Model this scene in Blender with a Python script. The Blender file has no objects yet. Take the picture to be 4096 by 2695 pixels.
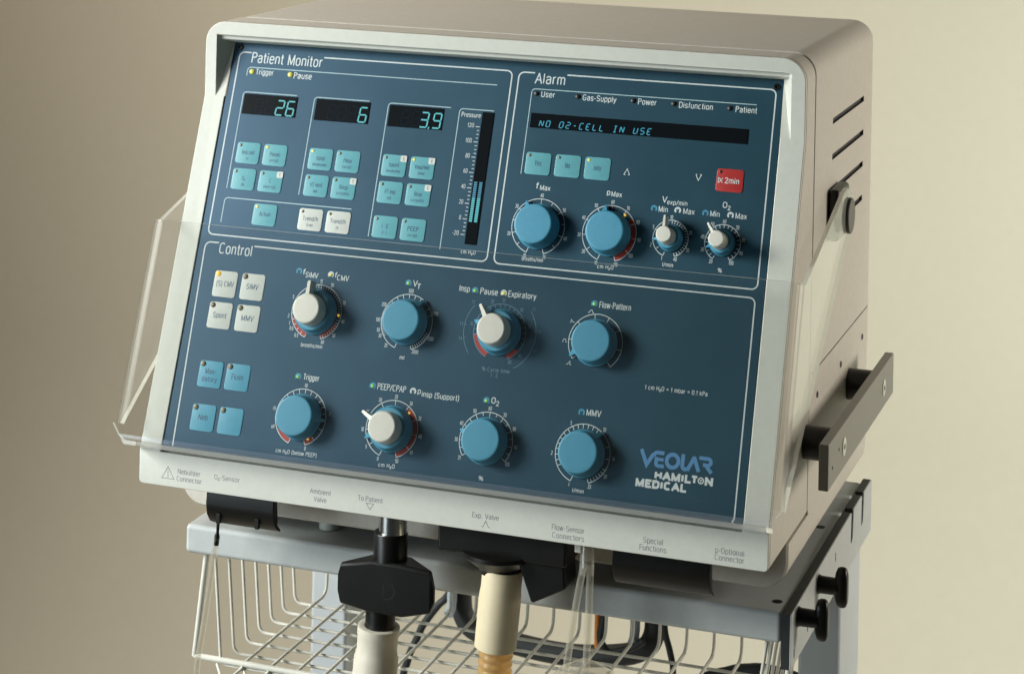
import bpy, bmesh, math, random
from mathutils import Matrix, Vector
random.seed(7)
S = bpy.context.scene
COL = S.collection
TH = 0.353936                     # tilt of the control panel from the vertical
SN, CS, TN = math.sin(TH), math.cos(TH), math.tan(TH)

# ------------------------------------------------------------------ camera
cam = bpy.data.cameras.new("camera")
camo = bpy.data.objects.new("camera", cam)
COL.objects.link(camo)
RIGHT = Vector((0.94304801, 0.33198024, 0.02120298))
UP = Vector((-0.01741938, -0.01436909, 0.99974501))
BACK = Vector((0.33220026, -0.94317689, -0.00776785))
camo.matrix_world = Matrix(((RIGHT.x, UP.x, BACK.x, 0.74753418), (RIGHT.y, UP.y, BACK.y, -1.4115025),
                            (RIGHT.z, UP.z, BACK.z, 0.48893304), (0, 0, 0, 1)))
cam.sensor_width = 36.0
cam.lens = 8922.7 * 36.0 / 4096.0
cam.shift_x = 0.0008
cam.shift_y = (-1021.93 - 1347.5) / 4096.0
cam.clip_start = 0.05
cam.clip_end = 50.0
cam.dof.use_dof = True
cam.dof.focus_distance = 1.53
cam.dof.aperture_fstop = 13.0
S.camera = camo

# ------------------------------------------------------------------ light
world = bpy.data.worlds.new("World")
S.world = world
world.use_nodes = True
bg = world.node_tree.nodes["Background"]
bg.inputs[0].default_value = (0.36, 0.45, 0.46, 1)
bg.inputs[1].default_value = 0.06

def area(name, loc, target, size, power, color, sy=None, spread=180):
    l = bpy.data.lights.new(name, 'AREA')
    l.energy = power
    l.color = color
    l.shape = 'RECTANGLE'
    l.size = size
    l.size_y = sy or size
    l.spread = math.radians(spread)
    o = bpy.data.objects.new(name, l)
    COL.objects.link(o)
    o.location = loc
    o.rotation_euler = (Vector(target) - Vector(loc)).to_track_quat('-Z', 'Y').to_euler()
    return o

area("key_softbox", (-1.15, -0.74, 0.70), (0.18, 0.04, 0.08), 0.56, 14.8, (0.98, 1.0, 0.95), spread=105)
area("low_fill_softbox", (-0.95, -1.15, -0.12), (0.15, 0.05, -0.02), 0.70, 4.0, (0.84, 0.95, 1.0), spread=110)
area("side_softbox", (1.60, 0.62, 0.26), (0.44, 0.2, 0.05), 0.50, 4.7, (1.0, 0.90, 0.79), spread=120)
area("backdrop_lamp", (1.40, 0.62, 0.30), (0.60, 1.5, -0.30), 0.50, 9.0, (0.86, 1.0, 0.96), spread=120)
area("warm_overhead_lamp", (-0.82, 0.55, 1.20), (-0.25, 1.15, 0.0), 0.50, 8.4, (1.0, 0.86, 0.74), spread=140)

S.view_settings.view_transform = 'Standard'
S.view_settings.look = 'None'
S.view_settings.exposure = 0.0
S.view_settings.gamma = 1.0
S.view_settings.use_curve_mapping = False
S.render.filter_size = 1.5
S.cycles.use_denoising = True
S.cycles.transparent_max_bounces = 16
S.cycles.max_bounces = 5
S.cycles.diffuse_bounces = 3
S.cycles.glossy_bounces = 3
S.cycles.use_adaptive_sampling = True
S.cycles.adaptive_threshold = 0.02

# ------------------------------------------------------------------ materials
def srgb(r, g, b):
    f = lambda c: (c / 255 / 12.92) if c / 255 <= 0.04045 else ((c / 255 + 0.055) / 1.055) ** 2.4
    return (f(r), f(g), f(b))

def nd(nt, t, **kw):
    n = nt.nodes.new(t)
    for k, v in kw.items():
        setattr(n, k, v)
    return n

def mat(name, rgb, rough=0.5, spec=0.5, metal=0.0, bump=0.0, bscale=900.0, mott=0.0, mscale=40.0,
        emit=None, estr=0.0, sss=0.0, trans=0.0, stint=None):
    m = bpy.data.materials.new(name)
    m.use_nodes = True
    nt = m.node_tree
    b = nt.nodes["Principled BSDF"]
    b.inputs['Base Color'].default_value = (*rgb, 1)
    b.inputs['Roughness'].default_value = rough
    b.inputs['Specular IOR Level'].default_value = spec
    b.inputs['Metallic'].default_value = metal
    if stint:
        b.inputs['Specular Tint'].default_value = (*stint, 1)
    if trans:
        b.inputs['Transmission Weight'].default_value = trans
    if sss:
        b.inputs['Subsurface Weight'].default_value = sss
        b.inputs['Subsurface Scale'].default_value = 0.004
    if emit:
        b.inputs['Emission Color'].default_value = (*emit, 1)
        b.inputs['Emission Strength'].default_value = estr
    tc = nd(nt, 'ShaderNodeTexCoord')
    if mott:
        n1 = nd(nt, 'ShaderNodeTexNoise')
        n1.inputs['Scale'].default_value = mscale
        n1.inputs['Detail'].default_value = 6
        n1.inputs['Roughness'].default_value = 0.65
        nt.links.new(tc.outputs['Object'], n1.inputs['Vector'])
        mr = nd(nt, 'ShaderNodeMapRange')
        mr.inputs['From Min'].default_value = 0.3
        mr.inputs['From Max'].default_value = 0.7
        mr.inputs['To Min'].default_value = 1 - mott
        mr.inputs['To Max'].default_value = 1 + mott
        nt.links.new(n1.outputs['Fac'], mr.inputs['Value'])
        vm = nd(nt, 'ShaderNodeVectorMath', operation='SCALE')
        vm.inputs[0].default_value = rgb
        nt.links.new(mr.outputs[0], vm.inputs['Scale'])
        nt.links.new(vm.outputs[0], b.inputs['Base Color'])
        mr2 = nd(nt, 'ShaderNodeMapRange')
        mr2.inputs['To Min'].default_value = max(0.02, rough - 0.06)
        mr2.inputs['To Max'].default_value = min(1, rough + 0.06)
        nt.links.new(n1.outputs['Fac'], mr2.inputs['Value'])
        nt.links.new(mr2.outputs[0], b.inputs['Roughness'])
    if bump:
        n2 = nd(nt, 'ShaderNodeTexNoise')
        n2.inputs['Scale'].default_value = bscale
        n2.inputs['Detail'].default_value = 2
        nt.links.new(tc.outputs['Object'], n2.inputs['Vector'])
        bp = nd(nt, 'ShaderNodeBump')
        bp.inputs['Strength'].default_value = bump
        bp.inputs['Distance'].default_value = 0.0004
        nt.links.new(n2.outputs['Fac'], bp.inputs['Height'])
        nt.links.new(bp.outputs[0], b.inputs['Normal'])
    return m

def clear_mat(name, tint, ior, rough, haze_amt, haze_rgb, gl=1.0):
    """thin clear plastic: straight-through light, fresnel gloss, a little body haze"""
    m = bpy.data.materials.new(name)
    m.use_nodes = True
    nt = m.node_tree
    nt.nodes.clear()
    out = nd(nt, 'ShaderNodeOutputMaterial')
    tr = nd(nt, 'ShaderNodeBsdfTransparent')
    tr.inputs[0].default_value = (*tint, 1)
    gz = nd(nt, 'ShaderNodeBsdfGlossy')
    gz.inputs['Roughness'].default_value = rough
    gz.inputs['Color'].default_value = (gl, gl, gl, 1)
    fr = nd(nt, 'ShaderNodeFresnel')
    ge = nd(nt, 'ShaderNodeNewGeometry')
    mi_ = nd(nt, 'ShaderNodeMapRange')
    mi_.inputs['To Min'].default_value = ior
    mi_.inputs['To Max'].default_value = 1.0 / ior
    nt.links.new(ge.outputs['Backfacing'], mi_.inputs['Value'])
    nt.links.new(mi_.outputs[0], fr.inputs[0])
    df = nd(nt, 'ShaderNodeBsdfDiffuse')
    df.inputs[0].default_value = (*haze_rgb, 1)
    tl = nd(nt, 'ShaderNodeBsdfTranslucent')
    tl.inputs[0].default_value = (*haze_rgb, 1)
    md = nd(nt, 'ShaderNodeMixShader')
    md.inputs[0].default_value = 0.5
    nt.links.new(df.outputs[0], md.inputs[1])
    nt.links.new(tl.outputs[0], md.inputs[2])
    m1 = nd(nt, 'ShaderNodeMixShader')
    m1.inputs[0].default_value = haze_amt
    nt.links.new(tr.outputs[0], m1.inputs[1])
    nt.links.new(md.outputs[0], m1.inputs[2])
    m2 = nd(nt, 'ShaderNodeMixShader')
    nt.links.new(fr.outputs[0], m2.inputs[0])
    nt.links.new(m1.outputs[0], m2.inputs[1])
    nt.links.new(gz.outputs[0], m2.inputs[2])
    nt.links.new(m2.outputs[0], out.inputs[0])
    return m

M = {}
M['bezel'] = mat('bezel_plastic', (0.60, 0.61, 0.55), 0.50, bump=0.18, bscale=1000, mott=0.03, mscale=190)
M['case'] = mat('case_paint', (0.56, 0.53, 0.47), 0.55, bump=0.22, bscale=900, mott=0.06, mscale=180)
M['groove'] = mat('groove_shadow_gap', (0.05, 0.05, 0.05), 0.8)
M['panel'] = mat('panel_blue', (0.012, 0.047, 0.063), 0.40, spec=0.9, stint=(0.46, 0.65, 1.0), bump=0.05, bscale=1600, mott=0.07, mscale=16)
M['white'] = mat('print_white', (0.56, 0.62, 0.62), 0.5)
M['line'] = mat('print_pale_blue', (0.36, 0.50, 0.54), 0.5)
M['dim'] = mat('print_dim_blue', (0.10, 0.21, 0.29), 0.5)
M['grey'] = mat('print_grey', (0.20, 0.21, 0.23), 0.6)
M['lblue'] = mat('print_logo_blue', (0.075, 0.22, 0.42), 0.5)
M['legend'] = mat('print_legend', (0.022, 0.08, 0.15), 0.5)
M['legend2'] = mat('print_legend_white_key', (0.07, 0.13, 0.19), 0.5)
M['red'] = mat('print_red', (0.34, 0.035, 0.025), 0.5)
M['cyan'] = mat('key_cyan', (0.11, 0.35, 0.40), 0.42, mott=0.05, mscale=200, bump=0.04)
M['cyan2'] = mat('key_blue', (0.075, 0.305, 0.43), 0.42, mott=0.05, mscale=200, bump=0.04)
M['keyw'] = mat('key_white', (0.54, 0.57, 0.53), 0.45, mott=0.04, mscale=200, bump=0.04)
M['keyr'] = mat('key_red', (0.42, 0.030, 0.028), 0.42, mott=0.05, mscale=200)
M['knob'] = mat('knob_blue', (0.058, 0.268, 0.40), 0.5, bump=0.10, bscale=1400, mott=0.05, mscale=180)
M['knobw'] = mat('knob_white', (0.66, 0.65, 0.58), 0.45, bump=0.06, bscale=1400, mott=0.03, mscale=180)
M['glassblk'] = mat('display_window', (0.004, 0.006, 0.008), 0.22, spec=0.35)
M['ghost'] = mat('display_unlit_segments', (0.004, 0.010, 0.017), 0.22, spec=0.35)
M['vfd'] = mat('display_segments', (0.02, 0.1, 0.1), 0.5, emit=(0.09, 0.54, 0.60), estr=0.70)
M['vfd2'] = mat('message_segments', (0.02, 0.08, 0.1), 0.5, emit=(0.03, 0.42, 0.62), estr=0.62)
M['vfdlow'] = mat('display_segments_fading', (0.02, 0.06, 0.1), 0.5, emit=(0.03, 0.28, 0.42), estr=0.6)
M['ledy'] = mat('led_yellow_lit', (0.5, 0.45, 0.1), 0.3, emit=(0.62, 0.60, 0.10), estr=0.55)
M['leda'] = mat('led_amber_lit', (0.5, 0.35, 0.05), 0.3, emit=(0.75, 0.42, 0.05), estr=0.8)
M['ledg'] = mat('led_green_lit', (0.15, 0.45, 0.1), 0.3, emit=(0.30, 0.55, 0.08), estr=0.5)
M['ledoff'] = mat('led_unlit', (0.18, 0.16, 0.095), 0.35)
M['leddk'] = mat('led_unlit_dark', (0.035, 0.030, 0.028), 0.4)
M['icon'] = mat('icon_blue', (0.055, 0.27, 0.42), 0.45)
M['black'] = mat('black_plastic', (0.0045, 0.0045, 0.004), 0.36, spec=0.38, bump=0.06, bscale=900, mott=0.15)
M['rubber'] = mat('black_rubber', (0.016, 0.020, 0.020), 0.6, mott=0.2)
M['metal'] = mat('chrome_ring', (0.62, 0.62, 0.60), 0.22, metal=1.0)
M['rail'] = mat('rail_brushed_aluminium', (0.215, 0.205, 0.18), 0.42, metal=0.0, mott=0.06, mscale=120, bump=0.05)
M['tray'] = mat('tray_paint', (0.47, 0.50, 0.50), 0.5, bump=0.12, bscale=1100, mott=0.04, mscale=140)
M['col'] = mat('column_paint', (0.50, 0.53, 0.55), 0.5, mott=0.03)
M['wire'] = mat('wire_coating', (0.68, 0.67, 0.60), 0.38, mott=0.03)
M['hosew'] = mat('hose_cuff_white', (0.62, 0.58, 0.48), 0.45, mott=0.04, mscale=90)
M['hosec'] = mat('hose_cuff_cream', (0.68, 0.59, 0.40), 0.42, mott=0.04, mscale=90)
M['hoseo'] = clear_mat('corrugated_hose_amber', (0.90, 0.72, 0.45), 1.42, 0.22, 0.62, (0.82, 0.56, 0.26))
M['orange'] = mat('orange_hose', (0.75, 0.24, 0.03), 0.45)
M['gasket'] = mat('bracket_grey', (0.30, 0.34, 0.38), 0.5)
M['bd'] = mat('backdrop_paper', (0.56, 0.51, 0.405), 0.9, spec=0.1, bump=0.10, bscale=260, mott=0.018, mscale=60)
M['acry'] = clear_mat('acrylic_sheet', (0.985, 0.985, 0.98), 1.49, 0.10, 0.004, (0.8, 0.8, 0.75))
M['edge'] = clear_mat('acrylic_cut_edge', (0.9, 0.9, 0.86), 1.49, 0.15, 0.80, (0.88, 0.88, 0.80))
M['tubec'] = clear_mat('clear_tube', (0.93, 0.92, 0.88), 1.54, 0.05, 0.20, (0.94, 0.91, 0.82))
M['bend'] = clear_mat('acrylic_formed_bend', (0.97, 0.97, 0.95), 1.49, 0.34, 0.03, (0.85, 0.83, 0.74), gl=0.40)
M['flange'] = clear_mat('acrylic_bent_lip', (0.95, 0.95, 0.97), 1.49, 0.08, 0.06, (0.80, 0.84, 0.92), gl=0.7)

# ------------------------------------------------------------------ mesh helpers
class MB:
    def __init__(s):
        s.v, s.f, s.m = [], [], []
    def add(s, vs, fs, mi=0):
        o = len(s.v)
        s.v += [tuple(p) for p in vs]
        s.f += [tuple(i + o for i in f) for f in fs]
        s.m += [mi] * len(fs)
        return s
    def box(s, lo, hi, mi=0):
        x0, y0, z0 = lo
        x1, y1, z1 = hi
        return s.add([(x0, y0, z0), (x1, y0, z0), (x1, y1, z0), (x0, y1, z0), (x0, y0, z1), (x1, y0, z1), (x1, y1, z1), (x0, y1, z1)],
                     [(0, 3, 2, 1), (4, 5, 6, 7), (0, 1, 5, 4), (1, 2, 6, 5), (2, 3, 7, 6), (3, 0, 4, 7)], mi)
    def lathe(s, prof, n=32, axis='Z', mi=0):
        """prof: (radius, height); capped where radius is 0"""
        vs, fs, rows = [], [], []
        for r, h in prof:
            if r <= 1e-9:
                rows.append([len(vs)])
                vs.append((0, 0, h))
            else:
                rows.append(list(range(len(vs), len(vs) + n)))
                vs += [(r * math.cos(2 * math.pi * k / n), r * math.sin(2 * math.pi * k / n), h) for k in range(n)]
        for a, b in zip(rows, rows[1:]):
            for k in range(n):
                k2 = (k + 1) % n
                if len(a) == 1 and len(b) == 1:
                    continue
                if len(a) == 1:
                    fs.append((a[0], b[k2], b[k]))
                elif len(b) == 1:
                    fs.append((a[k], a[k2], b[0]))
                else:
                    fs.append((a[k], a[k2], b[k2], b[k]))
        if axis == 'X':
            vs = [(z, x, y) for x, y, z in vs]
        elif axis == 'Y':
            vs = [(y, z, x) for x, y, z in vs]
        return s.add(vs, fs, mi)
    def loft(s, loops, cap0=True, cap1=True, mi=0):
        n = len(loops[0])
        vs = [p for l in loops for p in l]
        fs = []
        for i in range(len(loops) - 1):
            for k in range(n):
                k2 = (k + 1) % n
                fs.append((i * n + k, i * n + k2, (i + 1) * n + k2, (i + 1) * n + k))
        if cap0:
            fs.append(tuple(range(n - 1, -1, -1)))
        if cap1:
            fs.append(tuple(range((len(loops) - 1) * n, len(loops) * n)))
        return s.add(vs, fs, mi)
    def tube(s, pts, r, n=8, mi=0, caps=True):
        pts = [Vector(p) for p in pts]
        rs = r if isinstance(r, (list, tuple)) else [r] * len(pts)
        t0 = (pts[1] - pts[0]).normalized()
        a = Vector((0, 0, 1)) if abs(t0.z) < 0.9 else Vector((1, 0, 0))
        nrm = (a - t0 * a.dot(t0)).normalized()
        loops = []
        for i, p in enumerate(pts):
            if i == 0:
                t = t0
            elif i == len(pts) - 1:
                t = (pts[-1] - pts[-2]).normalized()
            else:
                t = ((pts[i + 1] - p).normalized() + (p - pts[i - 1]).normalized()).normalized()
            nrm = (nrm - t * nrm.dot(t)).normalized()
            b = t.cross(nrm)
            loops.append([p + (nrm * math.cos(2 * math.pi * k / n) + b * math.sin(2 * math.pi * k / n)) * rs[i] for k in range(n)])
        return s.loft(loops, caps, caps, mi)
    def strip(s, pts, w, closed=False, z=0.0, mi=0):
        """flat mitred line in the local XY plane"""
        P = [Vector((p[0], p[1])) for p in pts]
        n = len(P)
        L, R = [], []
        for i in range(n):
            if closed:
                d0 = (P[i] - P[i - 1]).normalized()
                d1 = (P[(i + 1) % n] - P[i]).normalized()
            else:
                d1 = (P[i + 1] - P[i]).normalized() if i < n - 1 else (P[i] - P[i - 1]).normalized()
                d0 = (P[i] - P[i - 1]).normalized() if i > 0 else d1
            n0, n1 = Vector((-d0.y, d0.x)), Vector((-d1.y, d1.x))
            mm = n0 + n1
            mm = mm / max(0.35, mm.dot(n0)) if mm.length > 1e-6 else n0
            L.append(P[i] + mm * w / 2)
            R.append(P[i] - mm * w / 2)
        vs = [(p.x, p.y, z) for p in L] + [(p.x, p.y, z) for p in R]
        fs = []
        for i in range(n if closed else n - 1):
            j = (i + 1) % n
            fs.append((n + i, n + j, j, i))
        return s.add(vs, fs, mi)
    def poly(s, pts, z=0.0, mi=0):
        return s.add([(p[0], p[1], z) for p in pts], [tuple(range(len(pts)))], mi)
    def disc(s, c, r, n=16, z=0.0, mi=0):
        return s.poly([(c[0] + r * math.cos(2 * math.pi * k / n), c[1] + r * math.sin(2 * math.pi * k / n)) for k in range(n)], z, mi)
    def mesh(s, name, mats, smooth=35):
        me = bpy.data.meshes.new(name)
        me.from_pydata(s.v, [], s.f)
        for m in mats:
            me.materials.append(m)
        me.polygons.foreach_set('material_index', s.m)
        if smooth:
            bm = bmesh.new()
            bm.from_mesh(me)
            bmesh.ops.recalc_face_normals(bm, faces=bm.faces) if smooth > 0 else None
            bm.to_mesh(me)
            bm.free()
            me.polygons.foreach_set('use_smooth', [True] * len(me.polygons))
            me.set_sharp_from_angle(angle=math.radians(abs(smooth)))
        me.update()
        return me

WM = {}
I4 = Matrix.Identity(4)
def put(name, me, parent=None, W=I4):
    o = bpy.data.objects.new(name, me)
    COL.objects.link(o)
    WM[o.name] = W.copy()
    if parent is not None:
        o.parent = parent
        o.matrix_basis = WM[parent.name].inverted() @ W
    else:
        o.matrix_basis = W
    return o
def make(name, mb, m, parent=None, W=I4, smooth=35, bevel=0.0, seg=2, bang=40):
    ms = m if isinstance(m, (list, tuple)) else [m]
    o = put(name, mb.mesh(name, ms, smooth), parent, W)
    if bevel:
        b = o.modifiers.new('bevel', 'BEVEL')
        b.width = bevel
        b.segments = seg
        b.limit_method = 'ANGLE'
        b.angle_limit = math.radians(bang)
        b.harden_normals = True
    return o
def thing(name, label, cat, loc, group=None):
    o = put(name, None, None, Matrix.Translation(loc))
    o['label'] = label
    o['category'] = cat
    if group:
        o['group'] = group
    return o
def tagtop(o, label, cat):
    o['label'] = label
    o['category'] = cat

def PF(u, v, h=0.0, rot=0.0):
    """matrix of a spot on the tilted control panel (u right, v up the panel, h out of it), metres"""
    B = Matrix(((1, 0, 0, 0), (0, SN, -CS, 0), (0, CS, SN, 0), (0, 0, 0, 1)))
    return B @ Matrix.Translation((u, v, h)) @ Matrix.Rotation(-rot, 4, 'Z')
def LF(u, v, h=0.0):
    """vertical lower lip of the bezel"""
    B = Matrix(((1, 0, 0, 0), (0, 0, -1, 0), (0, 1, 0, 0), (0, 0, 0, 1)))
    return Matrix.Translation((0, ZS * TN - 0.0010, 0)) @ B @ Matrix.Translation((u, v, h))
mm = 0.001

# ------------------------------------------------------------------ lettering: a light condensed sans drawn as strokes
def el(cx, cy, rx, ry, a0, a1, n=8):
    return [(cx + rx * math.cos(math.radians(a0 + (a1 - a0) * k / n)), cy + ry * math.sin(math.radians(a0 + (a1 - a0) * k / n))) for k in range(n + 1)]
def stad(x0, x1, y0, y1, k=1.05):
    rx = (x1 - x0) / 2
    ry = min(rx * k, (y1 - y0) / 2)
    xm = (x0 + x1) / 2
    return el(xm, y1 - ry, rx, ry, 0, 180) + el(xm, y0 + ry, rx, ry, 180, 360) + [(x1, y1 - ry)]
def cee(x0, x1, y0, y1, a=38, k=1.05):
    rx = (x1 - x0) / 2
    ry = min(rx * k, (y1 - y0) / 2)
    xm = (x0 + x1) / 2
    return el(xm, y1 - ry, rx, ry, a, 180) + el(xm, y0 + ry, rx, ry, 180, 360 - a)
def ess(x0, x1, y0, y1):
    xm, ym = (x0 + x1) / 2, (y0 + y1) / 2
    rx = (x1 - x0) / 2
    r = (y1 - y0) / 4
    return el(xm, y1 - r, rx, r, 30, 180) + el(xm, ym + r, rx, r, 200, 262, 3) + el(xm, ym - r, rx, r, 82, -20, 4) + el(xm, y0 + r, rx, r, -10, -150)
def bee(x0, x1, y0, y1, ym):
    r1, r2 = (y1 - ym) / 2, (ym - y0) / 2
    return [[(x0, y0), (x0, y1)], [(x0, y1), (x1 - r1 - 2, y1)] + el(x1 - r1 - 2, ym + r1, r1, r1, 90, -90) + [(x0, ym)],
            [(x0, ym), (x1 - r2, ym)] + el(x1 - r2, y0 + r2, r2, r2, 90, -90) + [(x0, y0)]]
XH = 73
def nshape(x0, x1):
    r = (x1 - x0) / 2
    return [(x0, XH - r - 4)] + el((x0 + x1) / 2, XH - r, r, r, 160, 0) + [(x1, 0)]
GF = {
 'A': (60, [[(2, 0), (30, 100), (58, 0)], [(12, 33), (48, 33)]]), 'B': (58, bee(7, 52, 0, 100, 52)), 'C': (60, [cee(7, 55, 0, 100)]),
 'D': (60, [[(7, 0), (7, 100), (26, 100)] + el(26, 72, 28, 28, 90, 0) + el(26, 28, 28, 28, 0, -90) + [(7, 0)]]),
 'E': (50, [[(46, 100), (7, 100), (7, 0), (47, 0)], [(7, 52), (42, 52)]]), 'F': (47, [[(45, 100), (7, 100), (7, 0)], [(7, 51), (40, 51)]]),
 'G': (62, [cee(7, 55, 0, 100) + [(55, 45), (34, 45)]]), 'H': (60, [[(7, 0), (7, 100)], [(53, 0), (53, 100)], [(7, 52), (53, 52)]]), 'I': (16, [[(8, 0), (8, 100)]]),
 'L': (41, [[(7, 100), (7, 0), (44, 0)]]), 'M': (72, [[(7, 0), (7, 100), (36, 6), (65, 100), (65, 0)]]), 'N': (60, [[(7, 0), (7, 100), (53, 0), (53, 100)]]),
 'O': (62, [stad(7, 55, 0, 100)]), 'P': (54, [[(7, 0), (7, 100), (28, 100)] + el(28, 76, 22, 24, 90, -90) + [(7, 52)]]),
 'R': (57, [[(7, 0), (7, 100), (28, 100)] + el(28, 76, 22, 24, 90, -90) + [(7, 52)], [(30, 52), (52, 0)]]), 'S': (56, [ess(6, 50, 0, 100)]),
 'T': (52, [[(2, 100), (50, 100)], [(26, 100), (26, 0)]]), 'U': (60, [[(7, 100)] + el(30, 23, 23, 24, 180, 360) + [(53, 100)]]), 'V': (56, [[(2, 100), (28, 0), (54, 100)]]),
 'Y': (54, [[(2, 100), (27, 46), (52, 100)], [(27, 46), (27, 0)]]),
 'a': (50, [[(8, 58)] + el(25, XH - 17, 18, 17, 150, 0) + [(43, 0)], [(43, 42), (24, 42)] + el(24, 21, 18, 21, 90, 270) + [(34, 3), (43, 16)]]),
 'b': (50, [[(7, 0), (7, 100)], stad(7, 45, 0, XH)]), 'c': (46, [cee(6, 42, 0, XH, 40)]), 'd': (50, [[(43, 0), (43, 100)], stad(6, 43, 0, XH)]),
 'e': (49, [[(6, 39), (44, 39)] + el(25, XH - 20, 19, 20, 0, 180) + el(25, 20, 19, 20, 180, 325)]), 'f': (27, [[(28, 97)] + el(22, 84, 10, 14, 80, 180, 4) + [(12, 0)], [(1, XH - 2), (26, XH - 2)]]),
 'g': (50, [stad(6, 43, 2, XH), [(43, XH), (43, -6)] + el(25, -6, 18, 18, 0, -155)]), 'h': (49, [[(7, 0), (7, 100)], nshape(7, 42)]), 'i': (15, [[(7, 0), (7, XH)], [(7, 90), (7, 102)]]),
 'k': (46, [[(7, 0), (7, 100)], [(40, XH), (8, 32)], [(19, 44), (43, 0)]]), 'l': (15, [[(7, 0), (7, 100)]]), 'm': (75, [[(7, 0), (7, XH)], nshape(7, 37), nshape(37, 68)]),
 'n': (49, [[(7, 0), (7, XH)], nshape(7, 42)]), 'o': (50, [stad(6, 44, 0, XH)]), 'p': (50, [[(7, -26), (7, XH)], stad(7, 45, 0, XH)]), 'r': (32, [[(7, 0), (7, XH)], [(7, 46)] + el(29, 46, 22, 26, 165, 90, 5)]),
 's': (44, [ess(5, 40, 0, XH)]), 't': (28, [[(13, 95), (13, 14)] + el(23, 14, 10, 13, 180, 280, 4), [(1, XH - 2), (27, XH - 2)]]), 'u': (49, [[(7, XH)] + el(24.5, 18, 17.5, 18, 180, 360) + [(42, XH)], [(42, 0), (42, 30)]]),
 'v': (44, [[(2, XH), (22, 0), (42, XH)]]), 'w': (66, [[(2, XH), (17, 0), (33, XH), (49, 0), (64, XH)]]), 'x': (44, [[(3, XH), (41, 0)], [(41, XH), (3, 0)]]),
 'y': (44, [[(2, XH), (23, 4)], [(42, XH), (20, -18), (6, -25)]]), 'z': (42, [[(4, XH - 2), (39, XH - 2), (4, 2), (40, 2)]]),
 '0': (54, [stad(7, 47, 0, 100)]), '1': (34, [[(8, 80), (22, 98), (22, 0)]]), '2': (52, [el(26, 74, 20, 26, 165, -30) + [(6, 2), (48, 2)]]),
 '3': (52, [el(25, 75, 18, 24, 150, -85) + el(25, 26, 21, 26, 85, -150)]), '4': (54, [[(38, 0), (38, 98), (4, 28), (51, 28)]]),
 '5': (52, [[(44, 98), (12, 98), (9, 54)] + el(26, 32, 20, 32, 120, -150)]), '6': (52, [stad(7, 46, 0, 62), [(7, 32), (10, 70), (24, 96), (40, 96)]]), '7': (48, [[(4, 98), (44, 98), (18, 0)]]),
 '8': (52, [stad(9, 43, 52, 100), stad(6, 46, 0, 52)]), '9': (52, [stad(6, 45, 38, 100), [(45, 68), (42, 30), (28, 4), (12, 4)]]),
 '%': (78, [stad(5, 31, 52, 100), stad(47, 73, 0, 48), [(14, 0), (64, 100)]]), '/': (34, [[(1, -6), (33, 104)]]), '(': (26, [[(23, 108), (10, 80), (8, 42), (10, 4), (23, -22)]]),
 ')': (26, [[(3, 108), (16, 80), (18, 42), (16, 4), (3, -22)]]), '.': (18, [[(9, -4), (9, 9)]]), '-': (30, [[(4, 40), (26, 40)]]), ':': (18, [[(9, 0), (9, 12)], [(9, 56), (9, 68)]]),
 '=': (54, [[(6, 60), (48, 60)], [(6, 36), (48, 36)]]), '\u00b7': (20, [[(10, 36), (10, 48)]]), '\u2082': (30, [[(x * 0.56, y * 0.56 - 24) for x, y in el(26, 74, 20, 26, 165, -30) + [(6, 2), (48, 2)]]]),
 ' ': (26, []),
}
def text_into(mb, t, x, y, cap, w=None, align='L', bold=13.0, mi=0, cond=0.86):
    """x, y in mm: left end (or centre) of the base line; letters are 100 units high"""
    gap = 6 + bold * 0.36
    adv = sum(GF[c][0] + gap for c in t) - gap
    sy = cap / 100.0
    sx = (w / adv) if w else sy * cond
    px = x if align == 'L' else x - adv * sx / 2
    k = 0
    for c in t:
        a, paths = GF[c]
        for p in paths:
            q = [((px + gx * sx) * mm, (y + gy * sy) * mm) for gx, gy in p]
            cl = len(q) > 3 and abs(q[0][0] - q[-1][0]) + abs(q[0][1] - q[-1][1]) < 1e-7
            wd = bold * (sx * 0.5 + sy * 0.5) * mm
            runs, cur = [], [q[0]]
            for i in range(1, len(q)):
                cur.append(q[i])
                if i < len(q) - 1 and not cl:
                    d0 = Vector((q[i][0] - q[i - 1][0], q[i][1] - q[i - 1][1])).normalized()
                    d1 = Vector((q[i + 1][0] - q[i][0], q[i + 1][1] - q[i][1])).normalized()
                    if d0.dot(d1) < 0.2:
                        runs.append(cur)
                        cur = [q[i]]
            runs.append(cur)
            for r_ in runs:
                if len(runs) > 1:
                    e = wd * 0.35
                    d0 = (Vector(r_[0]) - Vector(r_[1])).normalized() * e
                    d1 = (Vector(r_[-1]) - Vector(r_[-2])).normalized() * e
                    r_ = [(r_[0][0] + d0.x, r_[0][1] + d0.y)] + r_[1:-1] + [(r_[-1][0] + d1.x, r_[-1][1] + d1.y)]
                mb.strip(r_[:-1] if cl else r_, wd, cl, z=0.000008 * (k % 7))
                k += 1
        px += (a + gap) * sx
def letter(t, u0, v, u1, cap, m, parent, frame=PF, h=0.00006, bold=13.0):
    mb = MB()
    text_into(mb, t, 0, 0, cap, (u1 - u0) if u1 else None, 'L', bold)
    return make('lettering', mb, m, parent, frame(u0 * mm, v * mm, h), smooth=0)

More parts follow.
